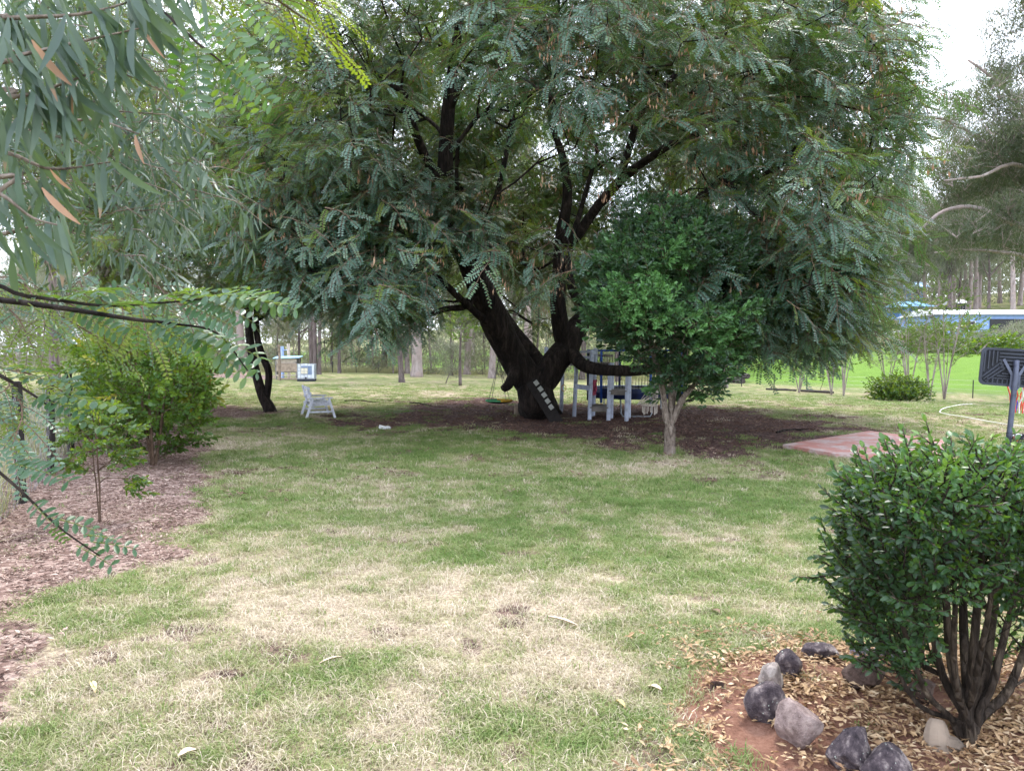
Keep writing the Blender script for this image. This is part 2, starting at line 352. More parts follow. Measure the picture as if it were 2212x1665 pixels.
# ------------------------------------------------------------------ mesh helpers
class MB:
    def __init__(s): s.v = []; s.f = []; s.m = []; s.mats = []
    def mi(s, name):
        if name not in s.mats: s.mats.append(name)
        return s.mats.index(name)
    def add(s, verts, faces, mat):
        o = len(s.v); k = s.mi(mat); s.v.extend([tuple(map(float, q)) for q in verts])
        for f in faces: s.f.append(tuple(i+o for i in f)); s.m.append(k)
    def box(s, c, sz, mat, rot=None, bev=0):
        hx, hy, hz = (q/2 for q in sz); V = []
        for z in (-hz, hz):
            for x, y in ((-hx, -hy), (hx, -hy), (hx, hy), (-hx, hy)): V.append(Vector((x, y, z)))
        if rot is not None:
            M = Euler(rot).to_matrix() if not isinstance(rot, Matrix) else rot
            V = [M @ q for q in V]
        V = [q+Vector(c) for q in V]
        s.add(V, [(3, 2, 1, 0), (4, 5, 6, 7), (0, 1, 5, 4), (1, 2, 6, 5), (2, 3, 7, 6), (3, 0, 4, 7)], mat)
    def beam(s, a, b, wd, th, mat, up=(0, 0, 1)):
        a = Vector(a); b = Vector(b); d = (b-a); n = d.length; d.normalize(); u = Vector(up)
        if abs(d.dot(u)) > .98: u = Vector((0, 1, 0))
        x = d.cross(u).normalized(); z = x.cross(d)
        V = []
        for q in (a, b):
            for i, j in ((-1, -1), (1, -1), (1, 1), (-1, 1)): V.append(q+x*(i*wd/2)+z*(j*th/2))
        s.add(V, [(3, 2, 1, 0), (4, 5, 6, 7), (0, 1, 5, 4), (1, 2, 6, 5), (2, 3, 7, 6), (3, 0, 4, 7)], mat)
    def tube(s, pts, rad, mat, seg=8, cap=True, closed=False, rough=0, seed=0):
        pts = np.asarray(pts, float); n = len(pts)
        rad = np.full(n, rad) if np.isscalar(rad) else np.asarray(rad, float)
        tan = np.gradient(pts, axis=0) if not closed else np.roll(pts, -1, 0)-np.roll(pts, 1, 0)
        tan /= np.maximum(np.linalg.norm(tan, axis=1, keepdims=True), 1e-9)
        ref = np.array([0, 0, 1.]) if abs(tan[0][2]) < .9 else np.array([1., 0, 0])
        x = np.cross(tan[0], ref); x /= np.linalg.norm(x)
        V = []; ang = np.linspace(0, 2*math.pi, seg, endpoint=False)
        for i in range(n):
            x = x-tan[i]*(x@tan[i]); x /= max(np.linalg.norm(x), 1e-9); y = np.cross(tan[i], x)
            ring = pts[i]+rad[i]*(np.cos(ang)[:, None]*x+np.sin(ang)[:, None]*y)
            if rough:
                k = 1+rough*(2*vnoise(ring[:, 0]*2.2/max(rad[0], .05)*.4+seed, ring[:, 1]*2.2/max(rad[0], .05)*.4, ring[:, 2]*1.4, 5)-1)
                ring = pts[i]+(ring-pts[i])*k[:, None]
            V.extend(ring)
        F = []
        for i in range(n if closed else n-1):
            j = (i+1) % n
            for k in range(seg): F.append((i*seg+k, i*seg+(k+1) % seg, j*seg+(k+1) % seg, j*seg+k))
        if cap and not closed:
            F.append(tuple(range(seg-1, -1, -1))); F.append(tuple((n-1)*seg+k for k in range(seg)))
        s.add(V, F, mat)
    def mesh(s, name, smooth=True):
        me = bpy.data.meshes.new(name); me.from_pydata(s.v, [], s.f)
        for k in s.mats: me.materials.append(MATS[k])
        if len(s.mats) > 1: me.polygons.foreach_set('material_index', s.m)
        if smooth: me.polygons.foreach_set('use_smooth', [True]*len(me.polygons))
        me.update(); return me
    def build(s, name, parent=None, smooth=False, loc=None):
        return link(name, s.mesh(name, smooth), parent, loc)
def link(name, me, parent=None, loc=None):
    o = bpy.data.objects.new(name, me); C.objects.link(o)
    if parent is not None: o.parent = parent
    if loc is not None: o.location = loc
    return o
def tag(o, label=None, cat=None, group=None, kind=None):
    if label: o['label'] = label
    if cat: o['category'] = cat
    if group: o['group'] = group
    if kind: o['kind'] = kind
    return o
def thing(name, label, cat, loc=(0, 0, 0), rz=0, group=None):
    o = bpy.data.objects.new(name, None); C.objects.link(o); o.empty_display_size = .1
    o.location = tuple(map(float, loc)); o.rotation_euler = (0, 0, rz)
    return tag(o, label, cat, group)
def copy_tree(o, parent=None):
    c = o.copy(); C.objects.link(c)
    if parent is not None: c.parent = parent
    for ch in list(o.children): copy_tree(ch, c)
    return c
def proto(name, mb, smooth=True):
    return bpy.data.objects.new(name, mb.mesh(name, smooth))      # never linked: only a source of geometry
_GN = {}
def gn_group(protos):
    key = tuple(q.name for q in protos)
    if key in _GN: return _GN[key]
    g = bpy.data.node_groups.new('scatter', 'GeometryNodeTree')
    g.interface.new_socket('Geometry', in_out='INPUT', socket_type='NodeSocketGeometry')
    g.interface.new_socket('Geometry', in_out='OUTPUT', socket_type='NodeSocketGeometry')
    N = g.nodes; gi = N.new('NodeGroupInput'); go = N.new('NodeGroupOutput'); iop = N.new('GeometryNodeInstanceOnPoints')
    jn = N.new('GeometryNodeJoinGeometry')
    for q in reversed(protos):
        oi = N.new('GeometryNodeObjectInfo'); oi.inputs['Object'].default_value = q; oi.inputs['As Instance'].default_value = False
        ti = N.new('GeometryNodeGeometryToInstance'); g.links.new(oi.outputs['Geometry'], ti.inputs[0]); g.links.new(ti.outputs[0], jn.inputs[0])
    def na(nm, dt):
        a = N.new('GeometryNodeInputNamedAttribute'); a.data_type = dt; a.inputs['Name'].default_value = nm; return a.outputs['Attribute']
    er = N.new('FunctionNodeEulerToRotation'); g.links.new(na('rot', 'FLOAT_VECTOR'), er.inputs[0])
    g.links.new(gi.outputs[0], iop.inputs['Points']); g.links.new(jn.outputs[0], iop.inputs['Instance'])
    iop.inputs['Pick Instance'].default_value = True
    g.links.new(na('var', 'INT'), iop.inputs['Instance Index']); g.links.new(er.outputs[0], iop.inputs['Rotation']); g.links.new(na('scl', 'FLOAT_VECTOR'), iop.inputs['Scale'])
    g.links.new(iop.outputs[0], go.inputs[0]); _GN[key] = g
    return g
def scatter(name, pts, rot, scl, protos, parent=None, tint=None, label=None, cat=None, var=None):
    pts = np.asarray(pts, np.float32); n = len(pts)
    me = bpy.data.meshes.new(name); me.vertices.add(n); me.vertices.foreach_set('co', pts.ravel())
    scl = np.asarray(scl, np.float32)
    if scl.ndim == 0: scl = np.full(n, scl, np.float32)
    if scl.ndim == 1: scl = np.repeat(scl[:, None], 3, 1)
    a = me.attributes.new('rot', 'FLOAT_VECTOR', 'POINT'); a.data.foreach_set('vector', np.asarray(rot, np.float32).ravel())
    a = me.attributes.new('scl', 'FLOAT_VECTOR', 'POINT'); a.data.foreach_set('vector', np.ascontiguousarray(scl, np.float32).ravel())
    if var is None: var = rng.integers(0, len(protos), n)
    a = me.attributes.new('var', 'INT', 'POINT'); a.data.foreach_set('value', np.asarray(var, np.int32))
    a = me.attributes.new('tint', 'FLOAT', 'POINT'); a.data.foreach_set('value', np.asarray(tint if tint is not None else rng.random(n), np.float32))
    for q in protos:
        for mt in q.data.materials:
            if mt.name not in [x.name for x in me.materials]: me.materials.append(mt)
    me.update(); o = link(name, me, parent)
    md = o.modifiers.new('scatter', 'NODES'); md.node_group = gn_group(protos)
    return tag(o, label, cat, kind='stuff')
def unit(v): v = np.asarray(v, float); return v/max(np.linalg.norm(v), 1e-9)
def spline(pts, n):
    """Catmull-Rom through pts, n samples per span; extra columns (radius) ride along"""
    p = np.asarray(pts, float); q = np.vstack([2*p[0]-p[1], p, 2*p[-1]-p[-2]]); out = []
    for i in range(1, len(q)-2):
        for t_ in np.linspace(0, 1, n, endpoint=False):
            a, b, c_, d = q[i-1], q[i], q[i+1], q[i+2]
            out.append(.5*((2*b)+(-a+c_)*t_+(2*a-5*b+4*c_-d)*t_**2+(-a+3*b-3*c_+d)*t_**3))
    out.append(p[-1]); return np.array(out)

# ------------------------------------------------------------------ ground
def polar(r0, r1, nr, a0, a1, na):
    r = np.geomspace(r0, r1, nr); a = np.linspace(a0, a1, na)
    rr, aa = np.meshgrid(r, a, indexing='ij'); x = rr*np.sin(aa); y = rr*np.cos(aa)
    f = []
    for i in range(nr-1):
        b = i*na
        f.extend([(b+j, b+j+1, b+na+j+1, b+na+j) for j in range(na-1)])
    return x.ravel(), y.ravel(), f
x1, y1, f1 = polar(.4, 700, 330, R(-48), R(48), 380)
x2, y2, f2 = polar(.4, 700, 60, R(48), R(312), 70)
o1 = len(x1); gx = np.concatenate([x1, x2]); gy = np.concatenate([y1, y2]); gf = [q[::-1] for q in f1+[tuple(i+o1 for i in q) for q in f2]]
k0 = len(gx); gx = np.append(gx, 0); gy = np.append(gy, 0)
gz = H(gx, gy)
fd = fields(gx, gy)
near = sstep(30, 8, np.hypot(gx, gy))
gz = gz + near*((fbm(gx*3, gy*3, 0, 9, 3)-.5)*.045 + (fbm(gx*12, gy*12, 0, 19, 2)-.5)*.02) + .03*fd['mulch']*near*(fbm(gx*9, gy*9, 0, 29, 2))
me = bpy.data.meshes.new('ground'); me.from_pydata(np.stack([gx, gy, gz], 1).tolist(), [], gf); me.materials.append(MATS['ground'])
for k, v_ in fd.items():
    a = me.attributes.new(k, 'FLOAT', 'POINT'); a.data.foreach_set('value', v_.astype(np.float32))
me.polygons.foreach_set('use_smooth', [True]*len(me.polygons)); me.update()
ground = link('ground', me); tag(ground, 'patchy green and straw lawn with bare earth under the big tree', kind='structure')

# driveway across the slope, and the red concrete pad
mb = MB(); ds = [G(1860, 724), G(1980, 722), G(2090, 719), G(2230, 717)]
for a, b in zip(ds[:-1], ds[1:]):
    for k in range(3):
        pa = a+(b-a)*k/3; pb = a+(b-a)*(k+1)/3; nrm = unit([.879, .479, 0])*4.2
        q = [pa, pb, pb+nrm, pa+nrm]; mb.add([(i[0], i[1], float(H(i[0], i[1]))+.05) for i in q], [(0, 1, 2, 3)], 'driveway')
tag(mb.build('driveway'), 'pale grey driveway across the neighbouring slope', kind='structure')
Lp, Tp, Bp = G(1691, 968), G(1879, 938), G(1804, 989)
ring = [Bp[:2], np.array([6.5, 11.5]), np.array([8.0, 14.4]), Tp[:2], Lp[:2]]
mb = MB(); top = [(q[0], q[1], .07) for q in ring]; bot = [(q[0], q[1], -.12) for q in ring]; n = len(ring)
mb.add(top+bot, [tuple(range(n))]+[(i+n, (i+1) % n+n, (i+1) % n, i) for i in range(n)], 'red_slab')
tag(mb.build('concrete_path'), 'weathered red painted concrete pad beside the bare earth', kind='structure')

# ------------------------------------------------------------------ foliage prototypes
def q_leaf(mb, base, d, side, ln, wd, mat, curl=.12, up=None, n=1):
    """one pointed leaf of 2 quads folded along its midrib (n=1) or a longer one bent along its length (n=2)"""
    d = unit(d); side = unit(np.asarray(side)-d*(np.asarray(side)@d)); nrm = np.cross(d, side)
    b = np.asarray(base, float)
    if n == 1:
        mb.add([b, b+d*ln*.45+side*wd*.5+nrm*curl*wd, b+d*ln-nrm*curl*ln*.3, b+d*ln*.45-side*wd*.5+nrm*curl*wd], [(0, 1, 2, 3)], mat)
    else:
        m1 = b+d*ln*.33-nrm*curl*ln*.12; m2 = b+d*ln*.68-nrm*curl*ln*.45; tp = b+d*ln*.97-nrm*curl*ln*1.0
        mb.add([b, m1+side*wd*.5, m1-side*wd*.5, m2+side*wd*.42, m2-side*wd*.42, tp], [(0, 1, 2), (1, 3, 4, 2), (3, 5, 4)], mat)
def frond(mb, o, h, up, ln, pairs, ll, lw, droop, mat, stem='twig', rs=None):
    h = unit(h); s = unit(np.cross(up, h)); o = np.asarray(o, float); u = np.cross(h, s)
    pth = [o+h*ln*t_-np.array([0, 0, 1])*droop*ln*t_*t_ for t_ in np.linspace(0, 1, 5)]
    mb.tube(pth, [.003, .003, .0025, .002, .001], stem, 3, cap=False)
    for k in range(pairs):
        t_ = .14+.82*k/(pairs-1); p0 = o+h*ln*t_-np.array([0, 0, 1])*droop*ln*t_*t_
        hh = unit(h-np.array([0, 0, 1])*2*droop*t_); g_ = ll*(1-.35*abs(t_-.5))*random.uniform(.85, 1.1)
        for sg in (-1, 1):
            dd = unit(s*sg*1.0+hh*random.uniform(.25, .5)+u*random.uniform(-.35, .15))
            q_leaf(mb, p0+hh*(0 if sg < 0 else ln*.03), dd, hh, g_, lw, mat, .1)
def tipu_twig(seed, young=0):
    random.seed(seed); mb = MB(); n = 7; ln = .46
    ax = [np.array([ln*t_, .03*math.sin(t_*4+seed), -.10*t_*t_]) for t_ in np.linspace(0, 1, 5)]
    mb.tube(ax, [.007, .006, .005, .004, .002], 'twig', 3, cap=False)
    for k in range(n):
        t_ = .12+.85*k/(n-1); o = np.array([ln*t_, .03*math.sin(t_*4+seed), -.10*t_*t_])
        an = (1 if k % 2 else -1)*random.uniform(.5, 1.15) if k < n-1 else random.uniform(-.2, .2)
        h = np.array([math.cos(an), math.sin(an), random.uniform(-.35, .25)])
        frond(mb, o, h, np.array([random.uniform(-.25, .25), random.uniform(-.25, .25), 1]), random.uniform(.20, .29), 10, .048, .021, random.uniform(.12, .5), 'leaf_tipu_young' if random.random() < young else 'leaf_tipu')
    return proto('tipu_twig', mb, False)
TIPU = [tipu_twig(i, .04) for i in range(6)]
TIPUY = [tipu_twig(20+i, .75) for i in range(3)]
def pods_proto(seed):
    random.seed(seed); mb = MB()
    for k in range(7):
        o = np.array([random.uniform(-.09, .09), random.uniform(-.09, .09), random.uniform(-.08, .05)])
        mb.tube([o+[0, 0, .10], o], .0015, 'twig', 3, cap=False)
        a = random.uniform(0, 6.3); q_leaf(mb, o, [random.uniform(-.2, .2), random.uniform(-.2, .2), -1], [math.cos(a), math.sin(a), 0], random.uniform(.055, .075), .022, 'pod', .2)
    return proto('pods', mb, False)
PODS = [pods_proto(i) for i in range(3)]
def oval_leaf(mb, b, d, side, ln, wd, mat, cup=.12):
    d = unit(d); side = unit(np.asarray(side)-d*(np.asarray(side)@d)); nr = np.cross(d, side); b = np.asarray(b, float)
    st = [(0, .06), (.3, .42), (.62, .5), (.85, .33)]; V = []; 
    for t_, w_ in st:
        c_ = b+d*ln*t_-nr*cup*ln*t_*t_
        V += [c_+side*wd*w_+nr*wd*.14, c_, c_-side*wd*w_+nr*wd*.14]
    V.append(b+d*ln-nr*cup*ln); F = []
    for i in range(3):
        o = i*3; F += [(o, o+1, o+4, o+3), (o+1, o+2, o+5, o+4)]
    F += [(9, 10, 12), (10, 11, 12)]; mb.add(V, F, mat)
def rosette_twig(seed, mat, n=14, ln=.26, ll=.085, lw=.030, stem='twig', whorl=True):
    """twig with obovate leaves, denser towards the tip"""
    random.seed(seed); mb = MB()
    mb.tube([np.array([ln*t_, 0, .03*t_*t_]) for t_ in (0, .5, 1)], [.005, .004, .002], stem, 3, cap=False)
    for k in range(n):
        t_ = 1-(k/n)**1.6 if whorl else k/(n-1); a = k*2.4+random.uniform(-.3, .3); tilt = .35+.9*(1-t_)*.6+random.uniform(-.1, .25)
        r_ = np.array([0, math.cos(a), math.sin(a)]); d = unit(np.array([math.cos(tilt), 0, 0])+r_*math.sin(tilt)+np.array([0, 0, -.1]))
        oval_leaf(mb, [ln*t_, 0, .03*t_*t_], d, np.cross(d, [1, .01, 0]) if random.random() < .3 else np.cross(d, r_), ll*random.uniform(.7, 1.15), lw*random.uniform(.8, 1.15), mat, random.uniform(.0, .25))
    return proto('leafy_twig', mb, True)
GLOSSY = [rosette_twig(40+i, 'leaf_glossy', 15, .24, .098, .036) for i in range(4)]
SHRUB = [rosette_twig(60+i, 'leaf_shrub', 13, .115, .036, .0165, 'bark_shrub', False) for i in range(5)]
HEDGE = [rosette_twig(80+i, 'leaf_hedge', 12, .24, .085, .042, 'twig', False) for i in range(4)]
def gum_clump(seed, n, rad, ll, lw, mat, stem='bark_gum'):
    random.seed(seed); mb = MB()
    for k in range(n):
        a = np.array([random.gauss(0, 1), random.gauss(0, 1), random.gauss(0, .6)]); a = unit(a)*rad*random.random()**.45*np.array([1, 1, .85])
        d = unit([random.gauss(0, .55), random.gauss(0, .55), -1]); s = [random.gauss(0, 1), random.gauss(0, 1), .1]
        q_leaf(mb, a, d, s, ll*random.uniform(.6, 1.2), lw*random.uniform(.7, 1.2), mat, .2, n=2 if ll < .16 else 1)
    for k in range(5):
        mb.tube([(0, 0, -rad*.3), tuple(unit([random.gauss(0, 1), random.gauss(0, 1), .4])*rad*.8)], [.012, .004], stem, 3, cap=False)
    return proto('gum_clump', mb, False)
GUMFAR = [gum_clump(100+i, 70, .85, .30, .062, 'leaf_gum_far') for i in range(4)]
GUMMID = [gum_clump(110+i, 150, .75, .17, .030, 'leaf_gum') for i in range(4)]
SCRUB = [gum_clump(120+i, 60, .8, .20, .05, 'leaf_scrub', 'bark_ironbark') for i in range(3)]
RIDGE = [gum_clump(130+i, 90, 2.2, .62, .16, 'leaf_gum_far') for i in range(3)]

# ------------------------------------------------------------------ trees
class Skel:
    def __init__(s): s.p = []; s.par = []; s.rm = []; s.len = []
    def node(s, p, par, rm=0.0):
        s.p.append(np.asarray(p, float)); s.par.append(par); s.rm.append(rm)
        s.len.append(0 if par < 0 else s.len[par]+np.linalg.norm(s.p[-1]-s.p[par])); return len(s.p)-1
    def path(s, pts, start=-1, n=5, wob=0.0):
        """pts rows x,y,z,r; returns list of node ids"""
        q = spline(pts, n); ids = []; cur = start
        for i, row in enumerate(q):
            if start >= 0 and i == 0: continue
            j = wob*np.array([fbm(i*.6, 1, 0, 5)-.5, fbm(i*.6, 5, 0, 6)-.5, fbm(i*.6, 9, 0, 7)-.5]) if wob else 0
            cur = s.node(row[:3]+j, cur, row[3]); ids.append(cur)
        return ids
    def nearest(s, p): return int(np.argmin(np.linalg.norm(np.array(s.p)-np.asarray(p)[:3], axis=1)))
    def grow(s, att, bf=.35, step=.45, jit=.06, sag=.0, skip=0):
        order = np.argsort(np.linalg.norm(att-s.p[skip], axis=1)); tips = []
        cap = len(s.p)+len(att)*14+10; A = np.full((cap, 3), 1e6); Ln = np.zeros(cap); n0 = len(s.p)
        A[:n0] = s.p; Ln[:n0] = s.len; A[:skip] = 1e6
        for i in order:
            a = att[i]; k = len(s.p); d = np.linalg.norm(A[:k]-a, axis=1)+bf*Ln[:k]
            b = int(np.argmin(d)); p0 = s.p[b]; ds = np.linalg.norm(a-p0)
            if ds < .08: continue
            m = max(1, min(12, int(ds/step))); cur = b
            g = s.p[b]-s.p[s.par[b]] if s.par[b] >= 0 else a-p0
            ctrl = p0+unit(g)*ds*.35
            for j in range(1, m+1):
                t_ = j/m; q = (1-t_)**2*p0+2*t_*(1-t_)*ctrl+t_*t_*a+(np.array([0, 0, -sag*ds*t_*t_]))
                if j < m: q = q+rng.normal(0, jit, 3)
                cur = s.node(q, cur); A[cur] = q; Ln[cur] = s.len[cur]
            tips.append(cur)
        return tips
    def mesh(s, name, mat, rtip=.006, ex=2.3, rough=.0, minseg=4):
        n = len(s.p); acc = np.zeros(n); kids = [[] for _ in range(n)]
        for i in range(n):
            if s.par[i] >= 0: kids[s.par[i]].append(i)
        r = np.zeros(n)
        for i in range(n-1, -1, -1):
            a = max(acc[i], rtip**ex); r[i] = max(a**(1/ex), s.rm[i]); 
            if s.par[i] >= 0: acc[s.par[i]] += a
        s.r = r; mb = MB(); stack = [i for i in range(n) if s.par[i] < 0]
        starts = [(i, None) for i in stack]
        while starts:
            i, base = starts.pop(); chain = [] if base is None else [base]; rr = [] if base is None else [min(r[base], r[i]*1.25)]
            while True:
                chain.append(i); rr.append(r[i])
                if not kids[i]: break
                ks = sorted(kids[i], key=lambda k: -r[k]); 
                for k in ks[1:]: starts.append((k, i))
                i = ks[0]
            if len(chain) < 2: continue
            R0 = max(rr); seg = 18 if R0 > .2 else 10 if R0 > .07 else 6 if R0 > .025 else minseg
            mb.tube(np.array([s.p[k] for k in chain]), rr, mat, seg, cap=True, rough=rough if R0 > .05 else 0, seed=len(mb.v) % 7)
        return mb.mesh(name, True)
def leaf_sprays(tips, sk, per, spread, down=(.0, .5), centre=None, scl=(.8, 1.25)):
    P_, E_, S_ = [], [], []
    for k in tips:
        p = sk.p[k]; b = sk.p[sk.par[k]]; dirv = p-b
        if centre is not None: dirv = unit(dirv)+unit((p-centre)*np.array([1, 1, 0]))*.8
        yaw0 = math.atan2(dirv[1], dirv[0])
        for j in range(per):
            q = p+rng.normal(0, spread, 3)*np.array([1, 1, .7])
            P_.append(q); E_.append((rng.normal(0, .35), rng.uniform(*down), yaw0+rng.normal(0, .9))); S_.append(rng.uniform(*scl))
    return np.array(P_), np.array(E_), np.array(S_)

# --- the big spreading tree
T = thing('spreading_tree', 'huge dark-barked spreading tree with forked trunk over the swings and climbing frame', 'tree')
D0 = 19.6
sk = Skel()
def tr(pts): return np.array([np.append(P(u, v, d), r) for u, v, d, r in pts])
base = np.append(G(1162, 893), .62)
trunk = np.vstack([[base[0]-.0, base[1], -.15, .70], [base[0], base[1], .12, .56], tr([(1158, 860, 19.6, .47), (1152, 838, 19.6, .46)])])
tk = sk.path(trunk, -1, 4)
fork = tk[-1]
limbL = sk.path(np.vstack([np.append(sk.p[fork], .42), tr([(1128, 805, 19.55, .38), (1098, 750, 19.4, .36), (1060, 670, 19.1, .33), (1030, 605, 18.9, .31), (1005, 540, 18.8, .28), (975, 460, 18.7, .235), (962, 380, 18.6, .20), (968, 240, 18.5, .15), (987, 80, 18.4, .11), (1005, -20, 18.3, .07), (1000, -200, 18.3, .03)])]), fork, 4)
limbR = sk.path(np.vstack([np.append(sk.p[fork], .42), tr([(1180, 815, 19.5, .36), (1200, 780, 19.5, .34), (1222, 755, 19.6, .33), (1232, 735, 19.6, .30), (1250, 700, 19.8, .26), (1275, 668, 19.9, .24), (1310, 640, 20, .21), (1380, 570, 20.2, .17), (1470, 470, 20.5, .13), (1560, 380, 20.6, .10), (1640, 280, 20.6, .06)])]), fork, 4)
n1 = sk.nearest(P(1205, 785, 19.5))
limbM = sk.path(np.vstack([np.append(sk.p[n1], .2), tr([(1172, 790, 19.7, .20), (1130, 740, 20, .19), (1090, 690, 20.4, .18), (1062, 640, 20.8, .15), (1050, 560, 21.4, .12), (1075, 420, 22.2, .09), (1110, 260, 23, .06)])]), n1, 4)
n2 = sk.nearest(P(1224, 752, 19.6))
limbU = sk.path(np.vstack([np.append(sk.p[n2], .22), tr([(1214, 720, 19.6, .21), (1207, 670, 19.5, .20), (1206, 620, 19.4, .185), (1213, 540, 19.2, .17), (1216, 490, 19.1, .15), (1225, 420, 19, .12), (1215, 340, 18.8, .09), (1190, 250, 18.6, .07), (1200, 120, 18.2, .05), (1210, -60, 18, .03)])]), n2, 4)
n3 = sk.nearest(P(1217, 545, 19.2))
sk.path(np.vstack([np.append(sk.p[n3], .13), tr([(1245, 510, 18.9, .13), (1291, 445, 18.5, .12), (1340, 390, 18, .11), (1382, 357, 17.6, .095), (1460, 305, 17, .08), (1560, 250, 16.4, .06), (1660, 170, 16, .04)])]), n3, 4)
n4 = sk.nearest(P(1345, 388, 18))
sk.path(np.vstack([np.append(sk.p[n4], .09), tr([(1362, 310, 17.8, .085), (1382, 247, 17.4, .08), (1421, 200, 17, .07), (1486, 135, 16.6, .05), (1540, 60, 16, .03)])]), n4, 4)
n5 = sk.nearest(P(1262, 682, 19.9))
sk.path(np.vstack([np.append(sk.p[n5], .13), tr([(1250, 655, 20, .13), (1236, 622, 20.2, .12), (1226, 560, 20.8, .10), (1250, 470, 21.6, .08), (1290, 330, 22.5, .05)])]), n5, 4)
n6 = sk.nearest(P(1232, 757, 19.6))
limbH = sk.path(np.vstack([np.append(sk.p[n6], .19), tr([(1252, 782, 19.2, .17), (1275, 794, 18.9, .15), (1320, 800, 18.5, .135), (1380, 800, 18.2, .12), (1460, 786, 18, .10), (1540, 772, 17.8, .085), (1600, 777, 17.6, .075), (1628, 768, 17.5, .06)])]), n6, 4)
n7 = sk.nearest(P(1592, 776, 17.6))
sk.path(np.vstack([np.append(sk.p[n7], .06), tr([(1625, 745, 17.2, .055), (1660, 690, 16.8, .045), (1720, 620, 16.2, .04), (1790, 560, 15.8, .03)])]), n7, 4)
n8 = sk.nearest(P(1112, 775, 19.5))
sk.path(np.vstack([np.append(sk.p[n8], .16), tr([(1110, 806, 19.2, .15), (1098, 830, 19.0, .125), (1087, 840, 18.9, .10)])]), n8, 3)      # sawn-off stub
n9 = sk.nearest(P(1068, 690, 19.1))
sk.path(np.vstack([np.append(sk.p[n9], .10), tr([(1046, 690, 18.9, .095), (1000, 650, 18.5, .085), (950, 605, 18.1, .075), (864, 543, 17.6, .065), (790, 505, 17.2, .055), (715, 490, 16.9, .05), (650, 512, 16.7, .04), (612, 560, 16.6, .03)])]), n9, 4)
n10 = sk.nearest(P(1035, 618, 18.9))
sk.path(np.vstack([np.append(sk.p[n10], .08), tr([(1010, 660, 18.7, .075), (960, 668, 18.5, .07), (900, 690, 18.2, .05), (850, 700, 18, .03)])]), n10, 4)
n11 = sk.nearest(P(965, 420, 18.6))
sk.path(np.vstack([np.append(sk.p[n11], .11), tr([(919, 338, 18, .10), (880, 240, 17.4, .085), (866, 198, 17.2, .075), (754, 141, 16.4, .06), (676, 96, 16, .04), (600, 40, 15.8, .02)])]), n11, 4)
n12 = sk.nearest(P(880, 240, 17.4))
sk.path(np.vstack([np.append(sk.p[n12], .06), tr([(815, 229, 17.2, .055), (766, 148, 17, .05), (730, 80, 16.8, .03)])]), n12, 4)
n13 = sk.nearest(P(968, 250, 18.5))
sk.path(np.vstack([np.append(sk.p[n13], .09), tr([(1010, 150, 18, .08), (1060, 60, 17.5, .05), (1120, -20, 17, .03)])]), n13, 4)
n14 = sk.nearest(P(1560, 380, 20.6))
sk.path(np.vstack([np.append(sk.p[n14], .10), tr([(1630, 390, 19.4, .09), (1708, 333, 18.6, .075), (1799, 221, 18, .05), (1838, 177, 17.8, .03)])]), n14, 4)
sk.path(np.vstack([np.append(sk.p[n14], .09), tr([(1640, 470, 19.5, .08), (1740, 500, 18.8, .06), (1850, 540, 18, .035)])]), n14, 4)
nT = sk.nearest(P(1025, 595, 18.9))
sk.path(np.vstack([np.append(sk.p[nT], .12), np.array([[-.6, 21.2, 5.2, .11], [-1.6, 23.5, 6.6, .08], [-2.6, 25.6, 7.2, .05]])]), nT, 4)
sk.path(np.vstack([np.append(sk.p[n5], .12), np.array([[3.2, 22.0, 4.8, .11], [4.6, 24.2, 6.2, .08], [5.8, 26, 7.0, .05]])]), n5, 4)
nskip = len(tk)
# where the crown's sprays end: a dome with drooping rim and gaps
VB = np.array([[380, 500], [550, 540], [620, 575], [700, 630], [780, 665], [860, 690], [910, 675], [960, 610], [1000, 560], [1060, 590], [1120, 610], [1200, 600], [1260, 580], [1300, 610], [1400, 650], [1500, 680], [1600, 705], [1700, 720], [1800, 725], [1840, 690], [1880, 620], [1915, 500], [2100, 440]])
UB = np.array([[-400, 2020], [0, 2005], [100, 1965], [300, 1950], [450, 1925], [550, 1865], [700, 1820], [790, 1780]])
att = []
ctr = np.array([1.9, 19.8, 4.6]); rad = np.array([9.2, 8.4, 9.8])
while len(att) < 3300:
    q = rng.normal(0, 1, (6000, 3)); q /= np.linalg.norm(q, axis=1, keepdims=True); q *= (rng.uniform(.42, 1, (6000, 1))**.6)
    p_ = ctr+q*rad
    u, v = project(p_)
    n_ = fbm(p_[:, 0]*.55, p_[:, 1]*.55, p_[:, 2]*.7, 41, 3)
    jit = rng.normal(0, 22, len(p_))
    ok = (p_[:, 2] > 1.5) & (v < np.interp(u, VB[:, 0], VB[:, 1])+jit) & (u < np.interp(v, UB[:, 0], UB[:, 1])+jit) & (n_ > .465)
    front = (p_[:, 1] < 19.0) & (u > 880) & (u < 1480)
    ok &= ~(front & (v > np.where(u < 1060, 70, 215)+jit*3) & (rng.random(len(p_)) < .9))
    ok &= (p_[:, 2] < 11.5) | (rng.random(len(p_)) < .35)
    att.extend(p_[ok])
att = np.array(att[:3300])
